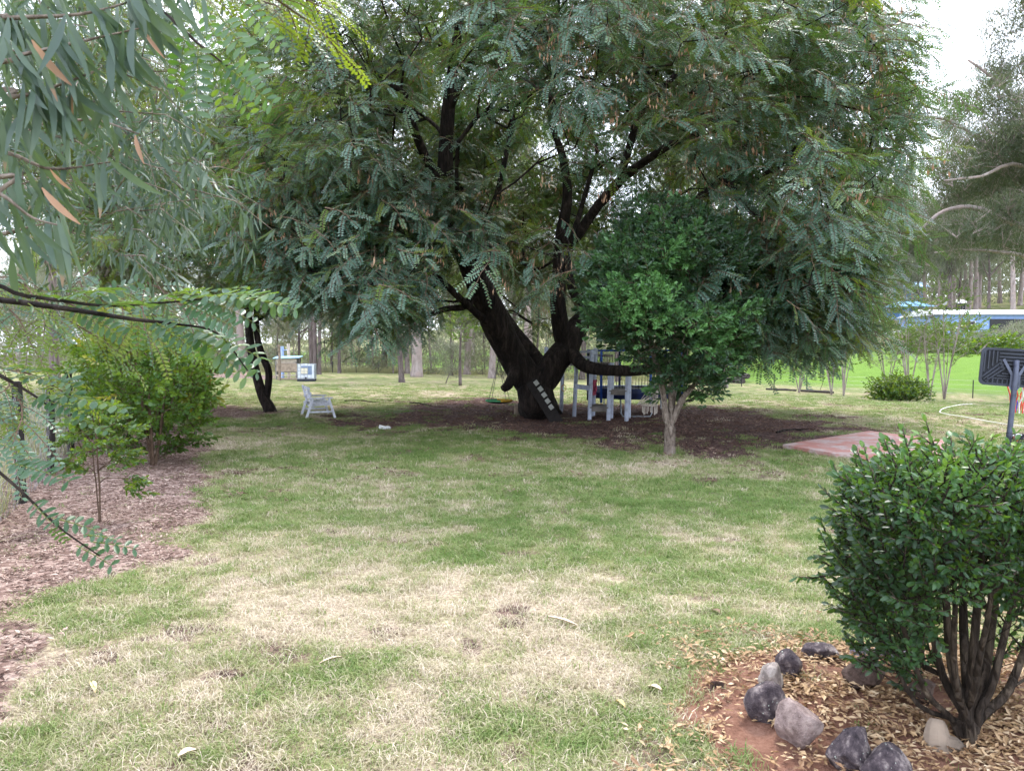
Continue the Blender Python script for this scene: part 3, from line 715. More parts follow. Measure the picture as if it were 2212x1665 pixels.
# drooping curtain at both rims, as the photo shows
extra = []
for _ in range(520):
    u = rng.uniform(1540, 1830); v = rng.uniform(500, np.interp(u, VB[:, 0], VB[:, 1])); extra.append(P(u, v, rng.uniform(13.5, 17.5)))
for _ in range(360):
    u = rng.uniform(560, 900); v = rng.uniform(380, np.interp(u, VB[:, 0], VB[:, 1])); extra.append(P(u, v, rng.uniform(14.5, 18.5)))
for _ in range(60):
    u = rng.normal(990, 35); v = rng.uniform(400, 500); extra.append(P(u, v, rng.uniform(15.5, 17.6)))
for _ in range(420):
    u = rng.uniform(980, 1520); v = rng.uniform(60, 690 if u < 1330 else 600); q = P(u, v, rng.uniform(21.5, 27))
    if fbm(q[0]*.5, q[1]*.5, q[2]*.6, 45, 3) > .42: extra.append(q)
att = np.vstack([att, np.array(extra)])
tips = sk.grow(att, .30, .5, .05, .05, nskip)
link('trunk', sk.mesh('trunk', 'bark_tipu', .0085, 2.45, .16), T)
pt, er, sc = leaf_sprays(tips, sk, 3, .28, (-.15, .75), ctr, (1.0, 1.6))
scatter('crown', pt, er, sc, TIPU, T)
sel = rng.permutation(len(tips))[:620]
pt, er, sc = leaf_sprays([tips[i] for i in sel], sk, 1, .25, (.0, .5), ctr)
scatter('young_foliage', pt, er, sc, TIPUY, T)
tp = np.array([sk.p[k] for k in tips]); cl = fbm(tp[:, 0]*.45, tp[:, 1]*.45, tp[:, 2]*.45, 61, 2)
ids = np.where((cl > .52))[0]; ids = rng.choice(ids, 2600, replace=True)
pp = tp[ids]+rng.normal(0, .28, (len(ids), 3))+np.array([0, 0, -.12])
scatter('seed_pods', pp, np.stack([rng.normal(0, .1, len(ids)), rng.normal(0, .1, len(ids)), rng.uniform(0, 6.3, len(ids))], 1), rng.uniform(1.1, 1.8, len(ids)), PODS, T)

# --- slim twin-stemmed tree beside the bench
T2 = thing('slim_tree', 'slim leaning tree with two dark stems beside the white bench', 'tree')
b2 = G(582, 890); sk2 = Skel(); d2 = b2[1]
r2 = sk2.path(np.vstack([[b2[0], b2[1], -.1, .22], [*b2[:2], .1, .17], tr([(566, 850, d2, .145), (552, 800, d2, .13), (541, 740, d2, .12), (537, 690, d2, .11), (533, 600, d2, .10), (520, 480, d2, .085), (512, 380, d2, .07), (505, 250, d2, .05)])]), -1, 4)
k2 = sk2.nearest(P(572, 868, d2))
sk2.path(np.vstack([np.append(sk2.p[k2], .10), tr([(580, 830, d2, .10), (580, 800, d2, .095), (566, 765, d2, .09), (555, 720, d2+.1, .085), (556, 660, d2+.2, .08), (575, 560, d2+.3, .065), (600, 470, d2+.4, .05), (640, 380, d2+.5, .03)])]), k2, 4)
k2 = sk2.nearest(P(530, 560, d2))
sk2.path(np.vstack([np.append(sk2.p[k2], .06), tr([(490, 480, d2-.2, .055), (430, 420, d2-.5, .045), (380, 370, d2-.8, .03)])]), k2, 4)
att2 = []
c2 = np.array([-7.6, 23, 5.6]); 
while len(att2) < 760:
    q = rng.normal(0, 1, (3000, 3)); q /= np.linalg.norm(q, axis=1, keepdims=True); p_ = c2+q*(rng.uniform(.3, 1, (3000, 1))**.6)*np.array([4.4, 4.2, 4.6])
    u, v = project(p_); n_ = fbm(p_[:, 0]*.6, p_[:, 1]*.6, p_[:, 2]*.7, 43, 3); lim = np.interp(u, [250, 330, 420, 500, 560, 620, 700], [520, 560, 560, 590, 640, 640, 590])
    ok = (v < lim+rng.normal(0, 20, 3000)) & (n_ > .46); att2.extend(p_[ok])
tips2 = sk2.grow(np.array(att2[:760]), .3, .5, .05, .04, 8)
link('trunk', sk2.mesh('trunk', 'bark_tipu', .008, 2.4, .12), T2)
pt, er, sc = leaf_sprays(tips2, sk2, 3, .30, (-.1, .7), c2, (1.0, 1.5))
scatter('crown', pt, er, sc, TIPU+TIPUY[:2], T2)

# --- feathery yellow-green tree behind the hedge
T5 = thing('feathery_tree', 'feathery yellow-green tree rising behind the hedge shrubs', 'tree')
sk5 = Skel(); sk5.path(np.array([[-13.5, 25, -.1, .2], [-13.5, 25, .6, .16], [-13.3, 25, 2.2, .14], [-12.9, 25, 4.2, .11], [-12.6, 25, 6.5, .07], [-12.3, 25, 9, .03]]), -1, 4)
for q in ([-11.2, 24.5, 6.2], [-14.8, 24, 6.8], [-10.6, 25.5, 8.2], [-13.8, 26, 8.8]): i = sk5.nearest([-13.0, 25, q[2]-2.6]); sk5.path(np.vstack([np.append(sk5.p[i], .07), np.append((sk5.p[i]+np.array(q))/2+[0, 0, .3], .05), np.append(q, .03)]), i, 4)
att5 = []
while len(att5) < 820:
    q = rng.normal(0, 1, (3000, 3)); q /= np.linalg.norm(q, axis=1, keepdims=True); p_ = np.array([-11.9, 25, 8.2])+q*(rng.uniform(.25, 1, (3000, 1))**.6)*np.array([4.6, 3.6, 6.0])
    att5.extend(p_[(fbm(p_[:, 0]*.6, p_[:, 1]*.6, p_[:, 2]*.7, 47, 3) > .46) & (p_[:, 2] > 3.2)])
tips5 = sk5.grow(np.array(att5[:820]), .3, .5, .05, .04, 6)
link('trunk', sk5.mesh('trunk', 'bark_ironbark', .008, 2.4, .1), T5)
pt, er, sc = leaf_sprays(tips5, sk5, 3, .32, (-.1, .6), np.array([-12.5, 25, 6]), (1.0, 1.5)); scatter('crown', pt, er, sc, TIPUY+TIPU[:2], T5)

# --- small round-headed tree with pale multi-stem trunk
T3 = thing('glossy_tree', 'small dense tree with glossy leaves and pale ribbed trunk in front of the trampoline', 'tree')
b3 = G(1447, 980); d3 = b3[1]; sk3 = Skel()
tk3 = sk3.path(np.vstack([[*b3[:2], -.1, .115], [*b3[:2], .05, .10], tr([(1447, 945, d3, .092), (1447, 925, d3, .095)])]), -1, 4)
f3 = tk3[-1]
for pts in ([(1437, 895, d3-.02, .055), (1434, 860, d3-.05, .05), (1425, 815, d3-.1, .045), (1410, 760, d3-.1, .04), (1385, 690, d3-.2, .03), (1350, 610, d3-.3, .02)],
            [(1449, 890, d3+.03, .05), (1448, 850, d3, .045), (1450, 790, d3, .04), (1455, 700, d3, .035), (1465, 600, d3, .03), (1460, 500, d3, .02)],
            [(1458, 895, d3, .055), (1475, 860, d3, .05), (1500, 830, d3, .042), (1530, 780, d3+.1, .035), (1560, 700, d3+.1, .028), (1590, 610, d3+.1, .02)],
            [(1453, 880, d3+.08, .04), (1462, 820, d3+.2, .035), (1490, 720, d3+.4, .03), (1510, 600, d3+.5, .02)]):
    sk3.path(np.vstack([np.append(sk3.p[f3], pts[0][3]), tr(pts)]), f3, 4)
EDGE = np.array([[420, 1400, 1440], [455, 1370, 1520], [540, 1310, 1610], [620, 1265, 1640], [690, 1255, 1645], [740, 1330, 1620], [800, 1392, 1585], [850, 1416, 1545], [890, 1430, 1505]])
a3 = []
while len(a3) < 1500:
    v = rng.uniform(420, 880, 3000); u = rng.uniform(1240, 1670, 3000); dd = rng.uniform(d3-1.5, d3+1.5, 3000)
    lo = np.interp(v, EDGE[:, 0], EDGE[:, 1]); hi = np.interp(v, EDGE[:, 0], EDGE[:, 2]); c_ = (lo+hi)/2; hw = (hi-lo)/2
    zz = np.sqrt(((u-c_)/hw)**2+((dd-d3)/np.maximum(.35, hw*d3/FPX*.95))**2)
    for i in np.where((zz < 1) & (zz > rng.uniform(0, .9, 3000)))[0]:
        p_ = P(u[i], v[i], dd[i])
        if fbm(p_[0]*1.5, p_[1]*1.5, p_[2]*1.5, 71, 3) > .455+(.10 if v[i] > 760 else 0): a3.append(p_)
a3 = np.array(a3[:1500])
tips3 = sk3.grow(a3, .3, .3, .02, 0, 6)
link('trunk', sk3.mesh('trunk', 'bark_pale', .0035, 2.3, .12), T3)
pt, er, sc = leaf_sprays(tips3, sk3, 3, .09, (-.9, .35), np.array([b3[0], b3[1], 2.6]), (.7, 1.1))
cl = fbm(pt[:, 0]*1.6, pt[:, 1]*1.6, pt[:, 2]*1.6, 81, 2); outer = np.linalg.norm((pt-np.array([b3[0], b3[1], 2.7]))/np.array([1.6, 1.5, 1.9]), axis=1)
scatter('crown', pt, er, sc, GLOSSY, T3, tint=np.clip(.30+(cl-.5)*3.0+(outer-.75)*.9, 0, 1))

# ------------------------------------------------------------------ shrubs and saplings
def bush(name, label, cat, base, att, protos, stemmat, per=2, spread=.05, scl=(.8, 1.15), tint=None, rtip=.003, starts=None, group=None, rm=.01, down=(-.9, .3), bf=.35, step=.25):
    t_ = thing(name, label, cat, (0, 0, 0), 0, group)
    s = Skel(); b = np.asarray(base, float); r0 = s.node(b-np.array([0, 0, .08]), -1, rm)
    for q in (starts or []): s.path(np.vstack([np.append(s.p[r0], rm)]+[np.asarray(k, float)[None] for k in q]), r0, 4, .02)
    tips = s.grow(np.asarray(att), bf, step, step*.08, 0, 0)
    link('stem', s.mesh('stem', stemmat, rtip, 2.2, .1, 3), t_)
    pt, er, sc = leaf_sprays(tips, s, per, spread, down, b, scl)
    tn = tint(pt) if tint else None
    scatter('foliage', pt, er, sc, protos, t_, tint=tn)
    return t_, pt, er
def ell(c, r, n, lo=.3, seed=0, thr=.38, fr=1.2, zmin=.03):
    out = []; c = np.asarray(c, float); r = np.asarray(r, float)
    while len(out) < n:
        q = rng.normal(0, 1, (n*3, 3)); q /= np.linalg.norm(q, axis=1, keepdims=True); p_ = c+q*(rng.uniform(lo, 1, (n*3, 1))**.6)*r
        out.extend(p_[(fbm(p_[:, 0]*fr, p_[:, 1]*fr, p_[:, 2]*fr, 300+seed, 2) > thr) & (p_[:, 2] > zmin)])
    return np.array(out[:n])
# clipped shrub beside the stone ring
sb = G(2090, 1600)
SE = np.array([[980, 2000, 2160], [1000, 1900, 2240], [1040, 1840, 2310], [1100, 1812, 2350], [1180, 1806, 2360], [1270, 1812, 2360], [1330, 1835, 2350], [1380, 1860, 2320], [1440, 1880, 2290], [1500, 1950, 2260], [1560, 2040, 2260]])
sa = []
while len(sa) < 1750:
    v = rng.uniform(985, 1540, 4000); u = rng.uniform(1790, 2360, 4000); dd = rng.uniform(2.75, 4.25, 4000)
    lo = np.interp(v, SE[:, 0], SE[:, 1]); hi = np.interp(v, SE[:, 0], SE[:, 2]); c_ = (lo+hi)/2; hw = (hi-lo)/2
    zz = np.sqrt(((u-c_)/hw)**2+((dd-3.45)/np.maximum(.2, hw*3.4/FPX*1.15))**2)
    keep = (zz < 1) & (zz > rng.uniform(.15, .95, 4000)) & ((v < 1290) | ((u < 2000) & (v < 1490)) | (rng.random(4000) < .07))
    for i in np.where(keep)[0]:
        p_ = P(u[i], v[i], dd[i])
        if p_[2] > float(H(p_[0], p_[1]))+.1 and fbm(p_[0]*4, p_[1]*4, p_[2]*4, 171, 2) > .36: sa.append(p_)
sa = np.array(sa[:1750])
st = []
for du, dv, dd, r_ in ((1990, 1230, .1, .016), (2035, 1190, -.05, .018), (2075, 1170, .2, .02), (2120, 1180, -.1, .019), (2160, 1200, .1, .02), (2200, 1240, .0, .017), (1930, 1300, -.1, .013), (2250, 1300, .1, .018), (2060, 1250, -.25, .014), (2140, 1280, -.3, .015), (1900, 1380, .1, .011)):
    e = P(du, dv, sb[1]+dd); m_ = (sb*.55+e*.45)+np.array([(e[0]-sb[0])*.10, 0, -.04])
    st.append([np.append(sb*.85+m_*.15+np.array([0, 0, .05])+rng.normal(0, .02, 3)*[1, 1, 0], r_*1.25), np.append(m_, r_), np.append(e, r_*.6)])
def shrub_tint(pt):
    return np.clip(.22+(fbm(pt[:, 0]*3, pt[:, 1]*3, pt[:, 2]*3, 99, 2)-.5)*1.0+sstep(.9, 1.28, pt[:, 2])*.55, 0, 1)  # upper sprays tinted lighter: light from above is put into the colour
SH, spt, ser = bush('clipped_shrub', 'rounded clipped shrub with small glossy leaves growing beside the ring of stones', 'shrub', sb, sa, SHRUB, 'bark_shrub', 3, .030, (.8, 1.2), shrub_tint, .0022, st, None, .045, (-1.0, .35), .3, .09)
# the leaves nearest the lens can be told apart
mb = MB(); oval_leaf(mb, [0, 0, 0], [1, 0, 0], [0, 1, 0], .042, .0195, 'leaf_shrub', .1); lm1 = mb.mesh('leaf')
mb = MB(); oval_leaf(mb, [0, 0, 0], [1, 0, 0], [0, 1, 0], .047, .021, 'leaf_shrub', .22); lm2 = mb.mesh('leaf')
dist = np.linalg.norm(spt-np.array([0, 0, EYE]), axis=1); uu, vv = project(spt)
cand = np.where((uu < 2212) & (vv < 1500))[0]; cand = cand[np.argsort(dist[cand])][:1400]; cand = rng.choice(cand, 240, replace=False)
for i in cand:
    o = link('leaf', lm1 if i % 2 else lm2, SH); o.location = spt[i]+rng.normal(0, .012, 3); o.rotation_euler = (rng.normal(0, .5), rng.uniform(-.7, .5), rng.uniform(0, 6.3)); o['tint'] = .5
# rocks
import bmesh
def rock(u, vb, wpx, hpx, mat, label, seed, ln=1.0, rz=0, tilt=0, name='rock', grp=None):
    g = G(u, vb); d = g[1]; w_ = wpx/FPX*d*.5; h_ = hpx/FPX*d
    bm = bmesh.new(); bmesh.ops.create_icosphere(bm, subdivisions=4, radius=1); r_ = random.Random(seed)
    co_ = np.array([v.co for v in bm.verts])
    for _ in range(11):
        n = unit([r_.gauss(0, 1), r_.gauss(0, 1), r_.gauss(0, .8)]); k = r_.uniform(.52, .86); dd = co_@n
        co_ = co_-np.outer(np.maximum(dd-k, 0)*.85, n)
    k = 1+.34*(fbm(co_[:, 0]*1.3+seed, co_[:, 1]*1.3, co_[:, 2]*1.3, seed, 3)-.5)+.10*(fbm(co_[:, 0]*6+seed, co_[:, 1]*6, co_[:, 2]*6, seed+3, 3)-.5)
    co_ = co_*k[:, None]*np.array([w_, w_*ln, h_*.62])*1.1
    for v, q in zip(bm.verts, co_): v.co = q
    for f in bm.faces: f.smooth = True
    me = bpy.data.meshes.new('rock'); bm.to_mesh(me); bm.free(); me.materials.append(MATS[mat])
    o = link(name, me); y = g[1]+w_*ln*.5; o.location = (g[0]*y/g[1], y, float(H(g[0], y))+h_*.40); o.rotation_euler = (tilt, r_.uniform(-.2, .2), rz)
    return tag(o, label, 'rock', grp)
rock(1654, 1562, 86, 82, 'rock_dark', 'dark grey rounded stone with pale lichen rings, beside the pink stone', 3, .95, .3)
rock(1724, 1612, 101, 96, 'rock_pink', 'pinkish brown rounded stone standing on edge in the garden bed', 8, .8, -.3)
rock(1666, 1502, 76, 66, 'rock_lichen', 'pale wedge-shaped stone patched with green-grey lichen', 12, .8, .8, .3)
rock(1709, 1465, 62, 58, 'rock_dark', 'small dark stone behind the lichen-patched wedge stone', 15, 1.0, .2)
rock(1773, 1424, 78, 32, 'rock_dark', 'long low dark purple stone at the back of the ring', 19, .8, .1)
rock(1840, 1668, 118, 78, 'rock_dark', 'large smooth dark purple-brown boulder under the shrub', 23, .8, .5)
rock(1912, 1692, 120, 70, 'rock_dark', 'grey-topped dark boulder leaning on the smooth purple-brown one', 29, .8, .3)
rock(1862, 1424, 56, 24, 'rock_lilac', 'small flat lilac stone half buried behind the shrub', 33, .8)
rock(1930, 1432, 80, 34, 'rock_lilac', 'wide pale lilac stone under the shrub leaves', 37, .8)
rock(1872, 1492, 96, 62, 'rock_clod', 'dark brown clod of earth with flat top in the bed', 41, .9, .4)
rock(1990, 1520, 66, 46, 'rock_clod', 'rough brown stone lying between the shrub stems and the clod', 45, .9)
# little terracotta shard and old stump in the bed
mb = MB(); g = G(1550, 1492)
pts = [g+np.array([.035*math.cos(a), .035*math.sin(a), .0]) for a in np.linspace(.3, 3.6, 9)]
mb.add([q for q in pts]+[q+np.array([0, 0, .035]) for q in pts], [(i, i+1, i+10, i+9) for i in range(8)], 'rock_clod')
tag(mb.build('pot_shard'), 'broken curved brown pottery piece lying on red soil', 'pot shard')
mb = MB(); g = G(2025, 1612); mb.tube(spline(np.array([[0, 0, -.05, .06], [0, .01, .05, .045], [.01, .03, .10, .035]]), 3)[:, :3]+g, [.07, .06, .055, .05, .045, .04, .03], 'stump_wood', 9, rough=.25)
mb.tube([g+np.array([0, 0, .03]), g+np.array([.06, -.02, .02]), g+np.array([.12, -.02, -.02])], [.035, .03, .015], 'stump_wood', 7, rough=.2)
tag(mb.build('old_stump'), 'small pale weathered stump at the foot of the clipped shrub', 'stump')

# hedge along the fence
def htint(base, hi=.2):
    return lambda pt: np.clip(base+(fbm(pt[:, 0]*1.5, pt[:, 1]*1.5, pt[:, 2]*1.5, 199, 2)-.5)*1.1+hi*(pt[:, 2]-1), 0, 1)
def hs(u, v): return G(u, v)
g = hs(217, 1130)
a = np.vstack([ell([g[0]+.02, g[1], .93], [.30, .30, .30], 55, .3, 1, .3), ell([g[0]-.18, g[1], .60], [.16, .16, .10], 12, .2, 2, .2), ell([g[0]+.30, g[1], .45], [.14, .14, .09], 12, .2, 3, .2), ell([g[0]+.1, g[1]+.1, .62], [.2, .2, .1], 12, .2, 4, .2)])
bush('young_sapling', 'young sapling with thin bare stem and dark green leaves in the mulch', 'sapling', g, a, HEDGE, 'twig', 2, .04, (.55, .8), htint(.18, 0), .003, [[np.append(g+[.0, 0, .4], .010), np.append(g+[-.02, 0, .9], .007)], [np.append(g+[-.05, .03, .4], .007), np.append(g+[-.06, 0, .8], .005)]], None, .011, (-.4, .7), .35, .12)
hedge_pts = [(-5.3, 11.6, 2.35, .85, 'tall yellow-green hedge shrub behind the young sapling', .55), (-6.9, 13.6, 1.9, .95, 'bright green hedge shrub with a few orange leaves beside the mulch path', .50),
             (-7.6, 16.4, 2.25, .95, 'mid green hedge shrub between the bright and the dark ones', .42), (-8.9, 19.2, 2.3, .95, 'dense dark green hedge shrub along the mulch path', .30), (-10.2, 22.4, 2.25, .95, 'dark rounded hedge shrub, second from the path end', .25), (-11.6, 25.6, 2.1, .95, 'last dark hedge shrub at the far end of the mulch path', .25)]
for i, (x, y, h, r_, lb, tn) in enumerate(hedge_pts):
    n = 420 if i < 3 else 300
    a = ell([x, y, h*.54], [r_, r_, h*.5], n, .35, 10+i, .36, 1.6)
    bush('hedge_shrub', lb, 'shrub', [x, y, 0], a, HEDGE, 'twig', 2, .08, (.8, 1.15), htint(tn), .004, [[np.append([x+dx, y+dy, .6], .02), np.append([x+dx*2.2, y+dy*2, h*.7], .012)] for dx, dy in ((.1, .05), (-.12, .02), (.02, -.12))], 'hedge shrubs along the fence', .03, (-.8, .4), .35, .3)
# low bush, seedlings and spindly shrubs on the lawn's far side
g = G(1940, 866); bush('low_bush', 'low spreading green bush alone on the lawn near the steel picket fence', 'bush', g, ell(g+[0, 0, .35], [1.2, 1.0, .75], 320, .1, 31, .2, 1.2, g[2]+.04), HEDGE, 'twig', 2, .12, (1.0, 1.5), htint(.12, .1), .006, None, None, .03)
g = G(1770, 844); bush('seedling', 'thin staked seedling on the lawn beside the log edging', 'seedling', g, ell(g+[0, 0, 1.0], [.55, .5, .3], 26, .2, 32, .2), HEDGE, 'twig', 1, .1, (.9, 1.3), htint(.2, 0), .006, None, None, .02)
g = G(488, 828); bush('twiggy_seedling', 'bare twiggy seedling on the lawn beyond the mulch path', 'seedling', g, ell(g+[0, 0, .7], [.45, .4, .5], 16, .2, 33, .2), HEDGE, 'bark_pale', 1, .1, (.5, .8), htint(.6, 0), .006, None, None, .02)
g = G(994, 833); bush('lawn_sapling', 'straight sapling with thin dark stem on the lawn before the far fence', 'sapling', g, ell(g+[0, 0, 3.4], [1.2, 1.2, 1.3], 60, .2, 34, .2), HEDGE, 'bark_ironbark', 2, .15, (1.0, 1.4), htint(.3, 0), .008, [[np.append(g+[0, 0, 1.3], .07), np.append(g+[.05, 0, 2.6], .045)]], None, .09)
g = G(962, 828); bush('staked_seedling', 'wispy green seedling inside a low wire guard near the far fence', 'seedling', g, ell(g+[0, 0, 1.8], [1.1, 1.0, 1.1], 50, .2, 35, .2), GUMFAR, 'bark_ironbark', 1, .15, (.35, .5), None, .008, None, None, .03)
for i, (u, v, h, w_, n, lb) in enumerate(((1726, 848, 2.6, 1.0, 26, 'sparse grey-stemmed shrub beside the thin staked seedling'), (1796, 853, 5.0, 1.5, 90, 'pale multi-stemmed shrub standing on the log edging'), (1822, 855, 4.6, 1.1, 50, 'leaning thin-stemmed shrub next to the pale multi-stemmed one'),
        (1915, 856, 4.0, 1.2, 60, 'spindly shrub with yellowing leaves behind the low bush'), (1963, 860, 5.2, 1.4, 95, 'twiggy many-stemmed shrub with sparse olive leaves by the pickets'), (2008, 862, 4.4, 1.0, 55, 'short bare-stemmed shrub between two twiggy shrubs'), (2040, 862, 6.0, 1.6, 120, 'tallest twiggy shrub by the pickets with reddish leaf tips'))):
    g = G(u, v); st = []
    for k in range(6):
        an = rng.uniform(0, 6.3); q = g+np.array([math.cos(an)*w_*.5, math.sin(an)*w_*.4, h*rng.uniform(.55, .8)])
        st.append([np.append((g*.6+q*.4)+[0, 0, .1], .022), np.append(q, .010)])
    bush('spindly_shrub', lb, 'shrub', g, ell(g+[0, 0, h*.66], [w_*1.25, w_, h*.4], int(n*2.2), .2, 40+i, .3), SCRUB if i % 2 else HEDGE, 'bark_gum', 1, .2, (.14, .26) if i % 2 else (.8, 1.2), htint(.42, 0), .007, st, 'spindly shrubs along the picket fence', .03)

# ------------------------------------------------------------------ fences
def wire_fence(name, label, pts, hgt, step, postr, postmat, nw, group=None, posth=None, box=False):
    t_ = thing(name, label, 'fence', pts[0])
    o0 = np.asarray(pts[0]); seq = []
    for a, b in zip(pts[:-1], pts[1:]):
        n = max(1, int(round(np.linalg.norm((b-a)[:2])/step)))
        for k in range(n): seq.append(a+(b-a)*k/n)
    seq.append(pts[-1]); seq = [np.array([q[0], q[1], float(H(q[0], q[1]))]) for q in seq]
    for q in seq:
        mb = MB(); l = rng.normal(0, .015, 2)
        mb.tube([q-o0+[0, 0, -.2], q-o0+[l[0], l[1], (posth or hgt)]], postr, postmat, 5 if not box else 4); mb.build('post', t_)
    for k in range(nw):
        z = hgt*(k+1)/nw-.03; mb = MB()
        mb.tube([q-o0+[0, 0, z] for q in seq], .004 if hgt < 1.2 else .003, 'wire', 3, cap=False); mb.build('wire', t_)
    return t_, seq
far = [G(545, 803.5), G(718, 805), G(862, 806.5), G(1042, 810), G(1200, 816), G(1420, 824), G(1602, 835)]
wire_fence('far_fence', 'low wire fence with dark posts before the woodland and straw grass', far, .95, 3.4, .03, 'dark_steel', 4)
near_ = [G(1602, 835), G(1672, 838), G(1743, 843), G(1823, 847), G(1910, 850), G(2001, 854.5), G(2101, 860), G(2230, 868)]
wire_fence('picket_fence', 'wire fence of slim black steel pickets below the bright green slope', near_, .95, 30, .028, 'dark_steel', 4)
fa, fb = np.array([-3.6, 4.4, 0]), np.array([-14.6, 30, 0]); fl = [fa+(fb-fa)*k for k in np.linspace(0, 1, 13)]
ft, fseq = wire_fence('wire_mesh_fence', 'old sagging wire mesh fence with dark posts behind the hedge', [fl[0], fl[-1]], 1.25, 2.25, .055, 'dark_board', 3, posth=1.36)
o0 = np.asarray(fl[0])
for a, b in zip(fseq[:-1], fseq[1:]):
    if a[1] > 20: continue
    mb = MB(); n = int(np.linalg.norm(b-a)/.055)
    for k in range(n):
        q = a+(b-a)*(k+.5)/n; zs = np.linspace(.0, 1.2, 13)
        mb.tube([q-o0+unit(b-a)*(.024 if (j+k) % 2 else -.024)+np.array([rng.normal(0, .006), rng.normal(0, .012), z]) for j, z in enumerate(zs)], .0016, 'wire', 3, cap=False)
    mb.build('mesh_panel', ft)

# ------------------------------------------------------------------ gum trees
def gum_proto(seed, h, r_, crown_lo, cw, n, protos, bark, scl, forks=2, lean=.04, per=2, spread=.5):
    global rng
    keep = rng; rng = np.random.default_rng(seed)
    s = Skel(); ph = rng.uniform(0, 6.3); ln = h*.86
    tk_ = s.path(np.array([[lean*h*t_*math.cos(ph)+.012*h*math.sin(t_*7+ph)*t_, lean*h*t_*math.sin(ph)+.012*h*math.cos(t_*6+ph)*t_, ln*t_-(.15 if t_ == 0 else 0), r_*(1.25 if t_ == 0 else 1-.72*t_)] for t_ in (0, .06, .2, .4, .6, .8, 1)]), -1, 4)
    for k in range(forks):
        i = s.nearest([0, 0, h*rng.uniform(crown_lo*.75, .75)]); p0 = s.p[i]; an = rng.uniform(0, 6.3); L_ = cw*rng.uniform(.6, .95)
        s.path(np.array([[*p0, r_*.4], [*(p0+[math.cos(an)*L_*.5, math.sin(an)*L_*.5, h*.10]), r_*.3], [*(p0+[math.cos(an)*L_, math.sin(an)*L_, h*.17]), r_*.15]]), i, 4, .2)
    at = ell([s.p[tk_[-1]][0]*.8, s.p[tk_[-1]][1]*.8, h*(crown_lo+1)/2], [cw, cw, h*(1-crown_lo)/2], n, .15, seed, .40, .35)
    tips = s.grow(at, .3, h*.05, h*.004, 0, 10)
    me = s.mesh('trunk', bark, max(.008, r_*.05), 2.2, .08, 3)
    pt, er, sc = leaf_sprays(tips, s, per, spread, (-.3, .3), None, scl); rng = keep
    return me, (pt, er, sc, protos)
GP_ = {}
for key, args in {'tall': (1, 21, .32, .42, 4.2, 70, GUMFAR, 'bark_gum', (1.0, 1.6), 3), 'tall2': (2, 24, .36, .45, 4.8, 80, GUMFAR, 'bark_gum', (1.0, 1.7), 3), 'iron': (3, 17, .27, .40, 3.6, 60, GUMFAR, 'bark_ironbark', (1., 1.5), 3),
                  'slim': (4, 13, .11, .30, 2.2, 44, GUMFAR, 'bark_gum', (.8, 1.3), 2), 'slim2': (5, 15, .13, .35, 2.4, 44, GUMFAR, 'bark_ironbark', (.8, 1.3), 2), 'pole': (6, 9.5, .065, .25, 1.6, 26, GUMFAR, 'bark_gum', (.6, 1.0), 1, .06), 'pole2': (7, 8, .06, .2, 1.7, 26, SCRUB, 'bark_ironbark', (.7, 1.1), 2, .09),
                  'bare': (8, 7.5, .16, .30, 2.6, 40, SCRUB, 'bark_ironbark', (.25, .45), 4, .05, 1, .3)}.items():
    GP_[key] = gum_proto(*args)
protos_t = {}
def gum(key, x, y, s=1.0, rz=None, label='', group=None, name='gum_tree'):
    z = float(H(x, y)); rz = rng.uniform(0, 6.3) if rz is None else rz
    if key not in protos_t:
        t_ = thing(name, label, 'tree', (x, y, z), rz, group); link('trunk', GP_[key][0], t_); pt, er, sc, pr = GP_[key][1]; scatter('crown', pt, er, sc, pr, t_); protos_t[key] = t_
    else:
        t_ = copy_tree(protos_t[key]); t_.name = name; t_.location = (x, y, z); t_.rotation_euler = (0, 0, rz)
        for k in ('label', 'group'):
            if k in t_: del t_[k]
        tag(t_, label, 'tree', group)
    t_.scale = (s, s, s); return t_
def gumG(key, u, v, s, label, name='gum_tree', group=None):
    g = G(u, v); return gum(key, g[0], g[1], s, None, label, group, name)
gumG('iron', 868, 826, .62, 'medium rough-barked gum standing on the lawn just before the thick gum')
gumG('tall2', 900, 814, 1.1, 'thick pale rough-barked gum on the lawn before the far fence')
gumG('tall', 1062, 817, .95, 'smooth pinkish gum seen behind the nest swing ropes')
gumG('tall', 1147, 822, 1.0, 'smooth grey gum seen through the fork of the spreading tree')
gumG('iron', 1257, 820, .95, 'reddish-barked gum behind the climbing frame posts')
gumG('iron', 1334, 824, .7, 'dark thin gum seen through the trampoline netting')
gumG('tall', 1560, 838, 1.05, 'stout pale gum at the lawn edge beside a stack of logs')
gumG('slim2', 672, 808, 1.2, 'leaning dark stem of a clump beside the white tank'); gumG('slim2', 681, 809, 1.35, 'straight middle stem of the dark clump beside the white tank'); gumG('slim2', 690, 809, 1.15, 'outer stem of the dark clump nearest the straw grass')
gumG('bare', 733, 806, 1.0, 'small dark branching tree with few leaves before the far fence', 'branching_tree')
gum('tall', -18.0, 38, .85, 1.0, 'tall pale gum with crooked grey limbs behind the hedge')
gum('iron', -25.5, 44, 1.0, 2.0, 'dark rough-barked gum behind the wire mesh fence')
